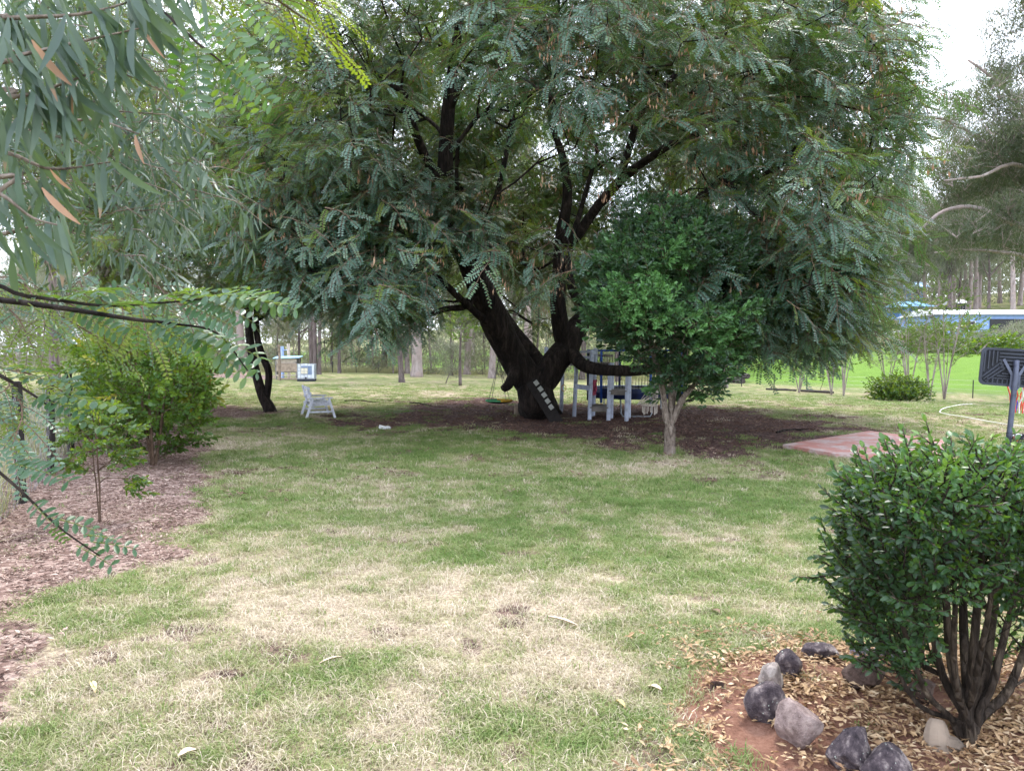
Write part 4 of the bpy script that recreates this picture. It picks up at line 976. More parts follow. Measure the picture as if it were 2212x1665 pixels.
for u, v, k, s in ((1950, 690, 'tall', 1.05), (2026, 690, 'slim', 1.6), (2047, 692, 'iron', 1.0), (2092, 676, 'tall', 1.1), (2107, 672, 'tall2', 1.05), (2136, 690, 'iron', .9), (2189, 690, 'tall2', .95), (1972, 690, 'slim', 1.3), (1985, 690, 'slim2', 1.2), (2058, 690, 'slim', 1.3), (2070, 672, 'slim2', 1.5), (2203, 660, 'tall', 1.1), (1915, 690, 'tall', 1.1), (2160, 655, 'tall', 1.15)):
    g = G(u, v); gum(k, g[0], g[1], s, None, {'tall': 'straight pale gum on the hillside by the blue sheds', 'tall2': 'straight white-trunked gum above the white roofed house', 'slim': 'slim pale gum on the hillside by the blue sheds', 'slim2': 'slim dark gum on the hillside by the blue sheds', 'iron': 'dark rough-barked gum on the hillside above the house'}[k], 'hillside gums '+k)
gumG('slim', 1655, 775, .8, 'slim gum at the mulched mound on the green slope'); gumG('slim2', 1676, 770, .7, 'dark slim tree on top of the mulched mound')
# woodland beyond the far fence: slender trees
cnt = 0
while cnt < 125:
    y = 69+62*rng.random()**1.2; x = rng.uniform(-.70, .33)*y
    s_ = (x-16.3)*.879+(y-56)*.479
    u, v = project(np.array([x, y, 0.]))
    if x > 8 and s_ < 4: continue
    if 560 < u < 690 and y < 72: continue
    k = rng.choice(['slim', 'slim2', 'pole', 'pole2', 'tall', 'iron', 'bare'], p=[.24, .16, .22, .14, .10, .08, .06])
    lb = {'slim': 'slender pale gum with a narrow crown in the woodland beyond the far fence', 'slim2': 'slender dark-barked gum in the woodland beyond the far fence', 'pole': 'thin pale pole-like young gum in the woodland', 'pole2': 'thin dark crooked young tree in the woodland scrub', 'tall': 'tall pale smooth-barked gum rising over the woodland', 'iron': 'tall dark rough-barked gum in the woodland', 'bare': 'nearly bare branching dark tree in the woodland scrub'}[k]
    gum(k, x, y, rng.uniform(.8, 1.25), None, lb, {'slim': 'slender pale woodland gums', 'slim2': 'slender dark woodland gums', 'pole': 'pole-like young gums', 'pole2': 'crooked young trees', 'tall': 'tall pale woodland gums', 'iron': 'tall dark woodland gums', 'bare': 'bare branching woodland trees'}[k]); cnt += 1
for _ in range(26):
    y = rng.uniform(112, 170); x = rng.uniform(.36, .78)*y
    k = rng.choice(['tall', 'tall2', 'iron', 'slim']); gum(k, x, y, rng.uniform(.8, 1.15), None, {'tall': 'distant pale gum on the wooded hilltop above the paddock', 'tall2': 'distant tall thick-stemmed gum on the wooded hilltop', 'iron': 'distant dark-barked gum on the wooded hilltop', 'slim': 'distant slim pale gum on the wooded hilltop'}[k], 'hilltop gums '+k)
# big gum whose boughs reach in from beside the pickets
TG = thing('bough_gum', 'large gum with long pale boughs and drooping olive foliage beside the picket fence', 'tree')
s = Skel(); gx0, gy0 = 30.5, 40.0; gz0 = float(H(gx0, gy0))
s.path(np.array([[gx0, gy0, gz0-.2, .55], [gx0, gy0, gz0+2, .45], [gx0-.3, gy0, 7, .40], [gx0-.2, gy0, 13, .28], [gx0-1, gy0, 20, .12]]), -1, 5)
for pts in ([(2230, 500, 39.5, .16), (2160, 470, 39, .14), (2110, 450, 38.5, .11), (2040, 455, 38, .08), (1985, 500, 37.5, .05)], [(2230, 420, 40, .14), (2150, 330, 40, .10), (2070, 270, 40, .07), (2010, 250, 39.5, .04)], [(2230, 250, 40, .12), (2160, 180, 40, .09), (2090, 130, 40, .05)], [(2230, 560, 39, .1), (2170, 545, 38, .08), (2090, 540, 37.5, .05), (2020, 545, 37, .03)], [(2220, 360, 38, .1), (2120, 380, 37, .07), (2040, 390, 36, .04)]):
    a = tr(pts); i = s.nearest([gx0, gy0, a[0][2]-2]); s.path(np.vstack([np.append(s.p[i], pts[0][3]*1.2), a]), i, 4, .15)
at = []
while len(at) < 560:
    u = rng.uniform(1975, 2420, 900); v = rng.uniform(-260, 560, 900); dd = rng.uniform(35.5, 44.5, 900)
    lft = np.interp(v, [-260, 0, 40, 90, 150, 220, 300, 420, 500, 560], [2190, 2185, 2130, 2105, 2060, 2040, 2050, 2015, 1990, 2080])
    for i in range(900):
        q = P(u[i], v[i], dd[i])
        if u[i] > lft[i]+rng.normal(0, 12) and fbm(q[0]*.42, q[1]*.42, q[2]*.55, 401, 3) > .49: at.append(q)
tips = s.grow(np.array(at[:560]), .3, .8, .06, 0, 12)
link('trunk', s.mesh('trunk', 'bark_gum', .012, 2.3, .1, 3), TG)
pt, er, sc = leaf_sprays(tips, s, 3, .42, (-.3, .3), None, (.8, 1.4)); scatter('crown', pt, er, sc, GUMMID, TG)
# undergrowth and far ridge: one mass each
n = 1500; y = 67+72*rng.random(n)**1.1; x = rng.uniform(-.72, .30, n)*y; z = H(x, y); pz = rng.uniform(.2, 1, n)**1.3*np.where(rng.random(n) < .5, 2.0, 6.5)
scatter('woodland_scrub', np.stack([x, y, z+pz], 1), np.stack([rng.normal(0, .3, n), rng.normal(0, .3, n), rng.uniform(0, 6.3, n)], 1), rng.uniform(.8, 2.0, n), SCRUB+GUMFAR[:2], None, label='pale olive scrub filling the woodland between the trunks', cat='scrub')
n = 2300; y = rng.uniform(135, 240, n); x = np.where(np.arange(n) < 1500, rng.uniform(-.78, .80, n), rng.uniform(.30, .85, n))*y; z = H(x, y)
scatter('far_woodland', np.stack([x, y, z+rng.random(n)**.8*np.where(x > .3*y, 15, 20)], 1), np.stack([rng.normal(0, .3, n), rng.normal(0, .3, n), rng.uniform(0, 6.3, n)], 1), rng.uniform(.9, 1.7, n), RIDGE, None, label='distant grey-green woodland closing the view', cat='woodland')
# shrubs in front of the neighbour's house
for i, (u, v, dd, rx, rz_, tn, lb) in enumerate(((2060, 724, 74, 4.4, 1.8, .55, 'feathery light green bush before the white roofed house'), (2172, 752, 66, 3.0, 1.6, .15, 'dark green bush below the blue wall of the house'), (2110, 760, 62, 3.0, 1.2, .25, 'dull green bush beside the feathery one'), (2215, 735, 72, 2.2, 1.8, .12, 'dark bushy shrub hiding the end of the house'), (1990, 742, 70, 2.2, 1.2, .5, 'yellowish bush beside the white parked car'))):
    q = P(u, v, dd); gz_ = float(H(q[0], q[1]))
    bush('garden_bush', lb, 'bush', [q[0], q[1], gz_], ell([q[0], q[1], (q[2]+gz_)/2+.4], [rx, 2.0, max(1.2, (q[2]-gz_)/2+rz_*.6)], 150, .3, 60+i, .35, .5), GUMFAR if i % 2 else HEDGE, 'bark_gum', 2, .35, (.5, .9) if i % 2 else (2.2, 3.6), htint(tn, 0), .02, None, "bushes before the neighbour's house", .06, (-.8, .4), .35, .8)

# ------------------------------------------------------------------ lawn, chips and litter (nobody could count these)
def tuft(seed, n, rad, h0, h1, wd, mat, flat=.5):
    random.seed(seed); mb = MB()
    for k in range(n):
        a = random.uniform(0, 6.3); r_ = rad*random.random()**.5; b = np.array([r_*math.cos(a), r_*math.sin(a), 0]); hh = random.uniform(h0, h1)
        d = random.uniform(0, 6.3); ln = random.uniform(.2, 1.4)*flat*2*hh; dx = np.array([math.cos(d), math.sin(d), 0]); sd = np.array([-dx[1], dx[0], 0])*wd*random.uniform(.6, 1.2)/2
        m_ = b+dx*ln*.35+[0, 0, hh*.65]; e = b+dx*ln+[0, 0, hh*random.uniform(.6, 1)]
        mb.add([b-sd, b+sd, m_+sd*.8, m_-sd*.8, e], [(0, 1, 2, 3), (3, 2, 4)], mat)
    return proto('tuft', mb, False)
TUFT = [tuft(200+i, 17, .055, .012, .045, .0042, 'grass_blade', .75) for i in range(5)]
LONG = [tuft(210+i, 10, .05, .02, .07, .0036, 'grass_blade', .8) for i in range(3)]
TFAR = [tuft(220+i, 70, .22, .02, .055, .010, 'grass_blade', .6) for i in range(4)]
TALL = [tuft(230+i, 30, .40, .25, .95, .014, 'tall_grass', .45) for i in range(3)]
def wedge(n, r0, r1, a0=-37, a1=41):
    r_ = np.sqrt(rng.uniform(r0*r0, r1*r1, n)); a = np.radians(rng.uniform(a0, a1, n)); return r_*np.sin(a), r_*np.cos(a)
def lawn(n, r0, r1, prot, scl, keepmin=0.0):
    x, y = wedge(n, r0, r1); f = fields(x, y); cover = (1-f['bare']*.93)*(1-f['mulch']*.965)*(1-f['bed']*.975)
    slab = poly_sd(x, y, ring) > -.02
    k = (rng.random(n) < cover*(.55+.45*sstep(.9, .4, f['dry']))) & ~slab; x, y, dr = x[k], y[k], f['dry'][k]
    nn = sstep(30, 8, np.hypot(x, y)); z = H(x, y)+nn*((fbm(x*3, y*3, 0, 9, 3)-.5)*.045+(fbm(x*12, y*12, 0, 19, 2)-.5)*.02)-.004
    m_ = len(x); return np.stack([x, y, z], 1), np.stack([rng.normal(0, .12, m_), rng.normal(0, .12, m_), rng.uniform(0, 6.3, m_)], 1), rng.uniform(*scl, m_), np.clip(dr*.92+rng.normal(0, .23, m_), 0, 1)
parts = [lawn(15000, 2.4, 5, TUFT, (.7, 1.25)), lawn(24000, 5, 9, TUFT, (.8, 1.35)), lawn(22000, 9, 16, TUFT, (1.1, 1.7))]
pt, er, sc, tn = (np.concatenate(q) for q in zip(*parts))
scatter('lawn_grass', pt, er, sc, TUFT, None, tint=tn, label='short patchy lawn grass, part green and part straw coloured', cat='grass')
pt, er, sc, tn = lawn(1500, 2.4, 7, LONG, (.55, .95)); scatter('straw_grass', pt, er, sc, LONG, None, tint=np.clip(tn+rng.choice([-.2, .35], len(tn)), 0, 1), label='longer straggling dry and green grass blades in the lawn', cat='grass')
pt, er, sc, tn = lawn(11000, 15, 42, TFAR, (.8, 1.3)); scatter('far_lawn_grass', pt, er, sc, TFAR, None, tint=tn, label='mown grass of the lawn beyond the big tree', cat='grass')
n = 1500; tt = rng.random(n); a = np.array([q[:2] for q in far]); cum = np.linspace(0, 1, len(a)); x = np.interp(tt, cum, a[:, 0])+rng.normal(0, .3, n); y = np.interp(tt, cum, a[:, 1])+rng.uniform(.5, 9, n); k = x < 14
x, y = x[k], y[k]; n = len(x); scatter('tall_straw_grass', np.stack([x, y, H(x, y)], 1), np.stack([rng.normal(0, .1, n), rng.normal(0, .1, n), rng.uniform(0, 6.3, n)], 1), rng.uniform(.45, 1.05, n), TALL, None, label='tall straw-yellow grass along the far fence', cat='grass')
n = 2200; tt = rng.random(n)**1.3; q = fa+(fb-fa)*tt[:, None]; nrm = np.array([-.92, -.39]); off = rng.uniform(.25, 7, n); x = q[:, 0]+nrm[0]*off; y = q[:, 1]+nrm[1]*off
scatter('paddock_grass', np.stack([x, y, H(x, y)], 1), np.stack([rng.normal(0, .12, n), rng.normal(0, .12, n), rng.uniform(0, 6.3, n)], 1), rng.uniform(.55, 1.0, n), TALL, None, label='tall pale grass behind the wire mesh fence', cat='grass')
def flakes(seed, n, rad, ll, lw, mat, lift=.012):
    random.seed(seed); mb = MB()
    for k in range(n):
        a = random.uniform(0, 6.3); r_ = rad*random.random()**.5; d = random.uniform(0, 6.3)
        dd = np.array([math.cos(d), math.sin(d), random.gauss(0, .22)]); q_leaf(mb, [r_*math.cos(a), r_*math.sin(a), random.uniform(0, lift)], dd, [-math.sin(d), math.cos(d), random.gauss(0, .3)], ll*random.uniform(.5, 1.3), lw*random.uniform(.6, 1.2), mat, .15)
    return proto('flakes', mb, False)
LITTER = [flakes(240+i, 9, .07, .042, .015, 'litter_leaf', .02) for i in range(4)]
SHADE = [flakes(250+i, 9, .16, .075, .024, 'shade_litter', .015) for i in range(4)]
CHIPS = [flakes(260+i, 11, .09, .042, .014, 'chip', .015) for i in range(4)]
YELLOW = [flakes(270+i, 1, .01, .075, .03, 'lawn_leaf', .01) for i in range(3)]
def where(n, r0, r1, key, a0=-36, a1=36, p=None):
    x, y = wedge(n, r0, r1, a0, a1); f = fields(x, y); w_ = f[key] if p is None else p(x, y, f); k = rng.random(n) < w_; x, y = x[k], y[k]; m_ = len(x)
    return np.stack([x, y, H(x, y)+.012], 1), np.stack([rng.normal(0, .08, m_), rng.normal(0, .08, m_), rng.uniform(0, 6.3, m_)], 1), rng.uniform(.7, 1.3, m_)
def bedden(x, y, f):
    ctr_ = np.exp(-(((x-2.05)/.72)**2+((y-3.75)/.8)**2)); return np.clip(f['bed']*(.03+.5*ctr_*sstep(.3, .62, fbm(x*4, y*4, 0, 500, 3)))+sstep(-.75, .0, poly_sd(x, y, POLY['bed']))*.09*(fbm(x*3, y*3, 0, 510, 2) > .45), 0, 1)
a_, b_, c_ = where(16000, 2.4, 6, 'bed', 8, 40, bedden); scatter('bed_litter', a_, b_, c_, LITTER, None, label='dry yellow-brown fallen leaves in the stone-ringed bed', cat='leaf litter')
def shaden(x, y, f): return f['bare']*.85+sstep(0, -2.5, np.abs(poly_sd(x, y, POLY['bare'])))*.04
a_, b_, c_ = where(20000, 9, 36, 'bare', -30, 32, shaden); scatter('shade_litter', a_, b_, c_, SHADE, None, label='brown leaf litter on bare earth under the spreading tree', cat='leaf litter')
a_, b_, c_ = where(26000, 3, 26, 'mulch', -40, -10); scatter('wood_chips', a_, b_, c_, CHIPS, None, label='pinkish brown wood chip mulch of the path', cat='mulch')
def lawnleaf(x, y, f):
    u, v = project(np.stack([x, y, np.zeros_like(x)], -1)); return .12+.88*np.exp(-(((u-850)/420)**2+((v-860)/70)**2))
a_, b_, c_ = where(3400, 6, 45, 'dry', -34, 34, lawnleaf); scatter('lawn_leaves', a_, b_, c_, YELLOW, None, label='scattered pale yellow leaves fallen on the lawn', cat='fallen leaves')
# pieces one can pick out on the lawn
def curl(u, v, lu, lv, wd, mat, name, label, cat):
    a, b = G(u, v), G(lu, lv); d = b-a; mb = MB(); sd = unit(np.cross(d, [0, 0, 1]))*wd/2; V = []
    for k, t_ in enumerate(np.linspace(0, 1, 6)):
        q = a+d*t_+np.array([0, 0, .012+.012*math.sin(t_*3.1)]); w_ = math.sin(.35+t_*2.5); V += [q-sd*w_+[0, 0, .010], q, q+sd*w_+[0, 0, .010]]
    F = [];
    for k in range(5):
        o = k*3; F += [(o, o+1, o+4, o+3), (o+1, o+2, o+5, o+4)]
    mb.add(V, F, mat); return tag(mb.build(name, None, True), label, cat)
curl(1182, 1337, 1246, 1356, .03, 'bark_strip', 'bark_strip', 'long pale curl of bark lying in the middle of the lawn', 'bark')
curl(1398, 1490, 1428, 1497, .035, 'bark_strip', 'bark_strip', 'short pale curl of bark at the edge of the red soil', 'bark')
curl(385, 1642, 425, 1628, .04, 'bark_strip', 'bark_strip', 'broad pale bark flake on a bare patch of lawn', 'bark')
curl(198, 1478, 206, 1502, .03, 'lawn_leaf', 'dead_leaf', 'pinkish dead leaf on the lawn near the mulch edge', 'leaf')
curl(690, 1440, 740, 1425, .02, 'bark_strip', 'bark_strip', 'thin pale sliver of bark on the lawn', 'bark')
curl(1330, 1520, 1350, 1535, .025, 'lawn_leaf', 'dead_leaf', 'small pale dead leaf in the green lawn', 'leaf')
curl(1535, 1322, 1556, 1330, .045, 'shade_litter', 'dead_leaf', 'dark brown dead leaf on the lawn before the shrub', 'leaf')
g = G(826, 926); mb = MB(); mb.box((g[0], g[1], .03), (.14, .10, .07), 'net_white', (.2, .3, .4)); mb.box((g[0]+.12, g[1]+.05, .02), (.10, .07, .05), 'net_white', (.4, .1, 1)); tag(mb.build('paper_scrap'), 'crumpled white scrap on the ground under the spreading tree', 'scrap')
for k, (u1, v1, u2, v2, lb) in enumerate(((1680, 936, 1762, 927, 'thin dark fallen stick on bare earth near the red pad'), (880, 872, 960, 880, 'dark fallen branch on the bare earth beside the bench'), (745, 868, 870, 872, 'long thin root line in the grass beside the bench'))):
    a, b = G(u1, v1), G(u2, v2); q = [a+(b-a)*t_+np.array([rng.normal(0, .03), rng.normal(0, .08), .03+.03*math.sin(t_*6)]) for t_ in np.linspace(0, 1, 8)]
    mb = MB(); mb.tube(q, np.linspace(.025, .008, 8), 'bark_tipu', 5); mb.tube([q[3], q[3]+np.array([.2, -.25, .03])], [.012, .004], 'bark_tipu', 4); tag(mb.build('fallen_stick'), lb, 'stick')

# ------------------------------------------------------------------ garden bench
b0 = G(662.6, 903.4); BT = thing('garden_bench', 'white painted wooden garden bench with splayed legs under the trees', 'bench', (XZ(692, 20.2), 20.2, 0), R(20))
def part(name, parent, fn, smooth=False):
    mb = MB(); fn(mb); return mb.build(name, parent, smooth)
for yy in (0, 1.35):
    for x0, x1 in ((-.36, -.20), (.36, .21)):
        part('leg', BT, lambda m: m.beam((x0, yy, 0), (x1, yy, .49), .055, .075, 'white_paint', (0, 1, 0)))
    part('armrest', BT, lambda m: m.beam((-.30, yy, .515), (.30, yy, .515), .10, .035, 'white_paint'))
    part('seat_rail', BT, lambda m: m.beam((-.30, yy+.05, .33), (.24, yy+.05, .36), .04, .07, 'white_paint'))
    part('stretcher', BT, lambda m: m.beam((-.27, yy, .16), (.28, yy, .16), .03, .045, 'white_paint'))
    part('back_post', BT, lambda m: m.beam((-.17, yy+.10, .24), (-.32, yy+.10, .80), .05, .09, 'white_paint', (0, 1, 0)))
for k in range(4): part('seat_slat', BT, lambda m: m.beam((-.16+k*.12, .0, .385+k*.006), (-.16+k*.12, 1.4, .385+k*.006), .095, .025, 'white_paint'))
for k in range(3): part('back_slat', BT, lambda m: m.beam((-.205-k*.036, .02, .49+k*.125), (-.205-k*.036, 1.38, .49+k*.125), .025, .085, 'white_paint'))

# ------------------------------------------------------------------ climbing frame
PF = thing('playground_climber', 'grey-blue painted post climbing frame with stepped wooden decks', 'climbing frame', (0, 0, 0))
def ppost(u, vb, ut, vt, dt=0, ztop=None):
    g = G(u, vb); z = ztop if ztop else P(ut, vt, g[1]+dt)[2]; tp = np.array([XZ(ut, g[1]+dt), g[1]+dt, z])
    part('post', PF, lambda m: m.tube([g-[0, 0, .1], g*.5+tp*.5, tp], .052, 'post_paint', 12), False); return g, tp
p1 = ppost(1240, 900, 1247, 752); p2 = ppost(1273, 907.4, 1279, 756); p3 = ppost(1314, 908, 1318, 783); p4 = ppost(1353, 909.4, 1356, 810)
p5 = ppost(1281, 899, 1287, 752); p6 = ppost(1320, 903.5, 1323, 783); p7 = ppost(1212, 890, 1217, 756); p8 = ppost(1177, 893, 1180, 750, .4); p9 = ppost(1358, 903, 1360, 812)
def at_z(pp, z): a, b = pp; return a+(b-a)*(z-a[2])/(b[2]-a[2])
def deck(name, ps, z, nb):
    q = [at_z(k, z) for k in ps]                                    # four corners: front pair, back pair
    for k in range(nb):
        t0, t1 = (k+.04)/nb, (k+.96)/nb; a, b = q[0]+(q[1]-q[0])*(t0+t1)/2, q[3]+(q[2]-q[3])*(t0+t1)/2; w_ = np.linalg.norm(q[1]-q[0])*(t1-t0)
        ex = unit(b-a)*.06; part('deck_board', PF, lambda m: m.beam(a-ex, b+ex, w_, .03, 'deck_wood'))
    part('bearer', PF, lambda m: m.beam(q[0]-[0, 0, .06], q[1]-[0, 0, .06], .04, .08, 'deck_wood')); part('bearer', PF, lambda m: m.beam(q[3]-[0, 0, .06], q[2]-[0, 0, .06], .04, .08, 'deck_wood'))
pb1 = (p1[0], p1[1]); deck('low', (p2, p3, p6, p5), .32, 5); deck('mid', (p3, p4, p9, p6), .74, 5); deck('top', (p2, p3, p6, p5), 1.42, 5); deck('side', (p1, p2, p5, p7), 1.42, 4)
def rail(a, b, z, h_=.10, mat='post_paint', off=-.065): 
    A, B_ = at_z(a, z), at_z(b, z); part('rail', PF, lambda m: m.beam(A+[0, off, 0], B_+[0, off, 0], .03, h_, mat))
rail(p1, p2, .80, .12); rail(p1, p2, 1.56, .07); rail(p1, p2, 1.70, .05); rail(p8, p7, 1.66, .09); rail(p2, p5, 1.68, .07, off=0); rail(p8, p7, 1.30, .09)
part('hand_rail', PF, lambda m: m.beam(at_z(p5, 1.60), at_z(p5, 1.60)+[.5, .3, 0], .03, .07, 'deck_wood'))
# plank ramp with pale step pads leaning on the trunk
RT = thing('climbing_ramp', 'dark plank ramp with five pale step pads leaning on the big trunk', 'ramp')
ra, rb = P(1205, 893, 18.95), P(1148, 822, 19.1); ra[2] = -.03
part('board', RT, lambda m: m.beam(ra, rb, .30, .05, 'dark_board', (0, -1, .4)))
for u, v in ((1158.5, 827), (1167.5, 840), (1175.5, 853), (1183, 866), (1190.5, 879)):
    q = P(u, v, 18.86); part('step_pad', RT, lambda m: m.box(q, (.105, .035, .115), 'pad_grey', (R(-12), R(-38), 0)))
# stump seat
g = G(1120, 896); mb = MB(); mb.tube([g-[0, 0, .05], g+[0, 0, .10], g+[0, 0, .27], g+[0, 0, .285]], [.145, .13, .125, .118], 'stump_wood', 14, rough=.12); tag(mb.build('stump_seat'), 'short sawn log seat on the ground beside the big trunk', 'log seat')
# nest swing
dS = 20.2; q0 = P(1078, 866, dS); NS = thing('nest_swing', 'green and yellow saucer swing hanging on ropes from the big tree', 'swing', q0)
part('seat', NS, lambda m: m.tube([(0, 0, -.075), (0, 0, -.06), (0, 0, -.03), (0, 0, .0)], [.05, .18, .30, .325], 'swing_dark', 28), True)
angs = np.linspace(0, 2*math.pi, 33)
part('rim', NS, lambda m: m.tube([(.33*math.cos(a), .33*math.sin(a), .012) for a in angs[:17]+math.pi*.55], .026, 'swing_green', 8), True)
part('rim', NS, lambda m: m.tube([(.33*math.cos(a), .33*math.sin(a), .012) for a in angs[:17]+math.pi*1.55], .026, 'swing_yellow', 8), True)
hub = P(1077, 779, dS)-q0; topz = 4.0
for a in (.6, 2.2, 3.8, 5.3): part('rope', NS, lambda m: m.tube([(.33*math.cos(a), .33*math.sin(a), .03), hub], .008, 'rope', 5))
part('rope', NS, lambda m: m.tube([hub, hub+np.array([0, -.2, 1.35])], .011, 'rope', 5)); part('knot', NS, lambda m: m.tube([hub-[0, 0, .05], hub, hub+[0, 0, .06]], [.012, .025, .012], 'rope', 8))
# trapeze ring, pink towel
q = P(1218, 838, 19.9); GR = thing('trapeze_ring', 'small orange trapeze ring hanging beside a climbing frame post', 'ring', q)
part('ring', GR, lambda m: m.tube([(.055*math.cos(a), 0, .075*math.sin(a)) for a in angs[:-1]], .010, 'orange_ring', 6, closed=True), True); part('rope', GR, lambda m: m.tube([(0, 0, .07), (0, 0, .28), (-.16, 0, .33)], .008, 'rope', 5))
mb = MB(); g = at_z(p5, .95); V = []; F = []
for i in range(9):
    for j in range(13):
        V.append(g+np.array([-.02+(i-4)*.017+.015*math.sin(j*.9+i), -.10-.03*math.sin(i*1.7+j*.4), .02-j*.034+.01*math.sin(i*2.)]))
for i in range(8):
    for j in range(12): F.append((i*13+j, i*13+j+1, (i+1)*13+j+1, (i+1)*13+j))
mb.add(V, F, 'pink_cloth'); tag(mb.build('hanging_towel', None, True), 'crumpled pink towel hanging on a climbing frame post', 'towel')

# ------------------------------------------------------------------ trampoline
tc = np.array([XZ(1370, 21.7), 21.7, 0]); RT_ = 1.27; TB = thing('trampoline', 'blue trampoline with safety net standing behind the climbing frame', 'trampoline', tc)
circ = lambda r_, z, n=40: [(r_*math.cos(a), r_*math.sin(a), z) for a in np.linspace(0, 2*math.pi, n, endpoint=False)]
part('frame', TB, lambda m: m.tube(circ(RT_, .70), .025, 'galv', 6, closed=True), True)
def disc(m, r_, z, mat): V = circ(r_, z)+[(0, 0, z-.03)]; m.add(V, [(i, (i+1) % 40, 40) for i in range(40)], mat)
part('jumping_mat', TB, lambda m: disc(m, RT_*.86, .69, 'swing_dark'))
def skirt(m):
    a, b, c_, d = circ(RT_*.84, .725), circ(RT_*1.02, .735), circ(RT_*1.03, .62), circ(RT_*.99, .46); V = a+b+c_+d
    for k in range(3): m_ = 'blue_pad' if k == 0 else 'navy_pad'; m.add(V[k*40:k*40+80], [(i, (i+1) % 40, 40+(i+1) % 40, 40+i) for i in range(40)], m_)
part('pad', TB, skirt, True)
def netfn(m):
    for k in range(96):
        a = k/96*2*math.pi; m.tube([(RT_*math.cos(a), RT_*math.sin(a), .73), (RT_*1.0*math.cos(a+.05), RT_*math.sin(a+.05), 1.74)], .0035, 'swing_dark', 3, cap=False)
        m.tube([(RT_*math.cos(a), RT_*math.sin(a), .73), (RT_*1.0*math.cos(a-.05), RT_*math.sin(a-.05), 1.74)], .0035, 'swing_dark', 3, cap=False)
tag(part('safety_net', TB, netfn), kind='stuff'); part('net_rail', TB, lambda m: m.tube(circ(RT_*1.01, 1.74), .028, 'blue_pad', 6, closed=True), True)
for k in range(6):
    a = k/6*2*math.pi-.35; x, y = RT_*1.03*math.cos(a), RT_*1.03*math.sin(a)
    part('net_pole', TB, lambda m: m.tube([(x, y, .35), (x, y, 1.1), (x, y, 1.76)], .034, 'blue_pad' if math.sin(a) < .3 else 'navy_pad', 8), True)
for k in range(3):
    a0 = k/3*2*math.pi-math.pi/2-.1
    part('leg', TB, lambda m: m.tube([(RT_*.97*math.cos(a0-.35), RT_*.97*math.sin(a0-.35), .70), (RT_*.97*math.cos(a0-.33), RT_*.97*math.sin(a0-.33), .1), (RT_*math.cos(a0-.28), RT_*math.sin(a0-.28), .02), (RT_*math.cos(a0+.28), RT_*math.sin(a0+.28), .02), (RT_*.97*math.cos(a0+.33), RT_*.97*math.sin(a0+.33), .1), (RT_*.97*math.cos(a0+.35), RT_*.97*math.sin(a0+.35), .70)], .022, 'galv', 6), True)
# macrame hanging chair
hc = P(1400, 858, 18.3); HT = thing('macrame_swing', 'cream macrame hanging chair with tassels beside the pale trunk', 'hanging chair', hc)
rx = .24; tl = R(35)
rim = [np.array([rx*math.cos(a), .20*math.sin(a), rx*math.cos(a)*math.tan(tl)]) for a in np.linspace(0, 2*math.pi, 24, endpoint=False)]
low = [np.array([.04+.17*math.cos(a), .16*math.sin(a), -.19]) for a in np.linspace(0, 2*math.pi, 24, endpoint=False)]
part('hoop', HT, lambda m: m.tube(rim, .013, 'cream_cotton', 7, closed=True), True); part('base_hoop', HT, lambda m: m.tube(low, .016, 'cream_cotton', 7, closed=True), True)
def lace(m):
    for k in range(24):
        for o in (2, -2): m.tube([rim[k], (rim[k]+low[(k+o) % 24])/2*[1.03, 1.03, 1], low[(k+o) % 24]], .005, 'cream_cotton', 3, cap=False)
    for k in range(-4, 5):
        x = .04+k*.035; m.tube([(x, -.15, -.19), (x, .15, -.19)], .005, 'cream_cotton', 3, cap=False)
part('lace', HT, lace)
apex = P(1428, 800, 18.3)-hc
for k in (0, 6, 12, 18): part('cord', HT, lambda m: m.tube([rim[k], apex], .006, 'cream_cotton', 4))
part('cord', HT, lambda m: m.tube([apex, apex+np.array([.02, 0, .12])], .009, 'cream_cotton', 5))
for k in range(0, 24, 2): part('tassel', HT, lambda m: m.tube([low[k], low[k]-[0, 0, .06], low[k]-[0, 0, .15+.03*(k % 3)]], [.008, .011, .014], 'cream_cotton', 6))

# ------------------------------------------------------------------ tank, hutch, posts at the lawn's far side
tg = G(663, 823); TK = thing('water_tank', 'white caged water tank cube on a pallet beside the timber hutch', 'tank', tg, R(8))
W_ = 1.0
part('bottle', TK, lambda m: m.box((0, 0, .60), (.94, .94, .82), 'tank_plastic')); part('outlet_panel', TK, lambda m: m.box((.04, -.475, .66), (.62, .012, .52), 'tank_blue')); part('label_sheet', TK, lambda m: m.box((-.08, -.486, .62), (.40, .012, .34), 'paper'))
part('pallet', TK, lambda m: (m.box((0, -.40, .09), (1.02, .12, .16), 'tank_dark'), m.box((0, .40, .09), (1.02, .12, .16), 'tank_dark'), m.box((0, 0, .16), (1.04, .98, .05), 'galv'))); part('valve', TK, lambda m: m.tube([(.0, -.46, .22), (.0, -.60, .20)], .05, 'tank_dark', 8)); part('lid', TK, lambda m: m.tube([(-.1, 0, 1.0), (-.1, 0, 1.05)], .12, 'tank_plastic', 12))
for k in range(6):
    x = -.5+k*.2; part('cage_bar', TK, lambda m: (m.tube([(x, -.50, .17), (x, -.50, 1.04)], .013, 'galv', 5), m.tube([(x, -.50, 1.04), (x, .50, 1.04)], .013, 'galv', 5))); yy = -.5+k*.2
    part('cage_bar', TK, lambda m: m.tube([(.50, yy, .17), (.50, yy, 1.04)], .013, 'galv', 5)); part('cage_bar', TK, lambda m: m.tube([(-.50, yy, .17), (-.50, yy, 1.04)], .013, 'galv', 5))
for z in (.22, .42, .62, .82, 1.04): part('cage_ring', TK, lambda m: m.tube([(-.51, -.51, z), (.51, -.51, z), (.51, .51, z), (-.51, .51, z)], .013, 'galv', 5, closed=True))
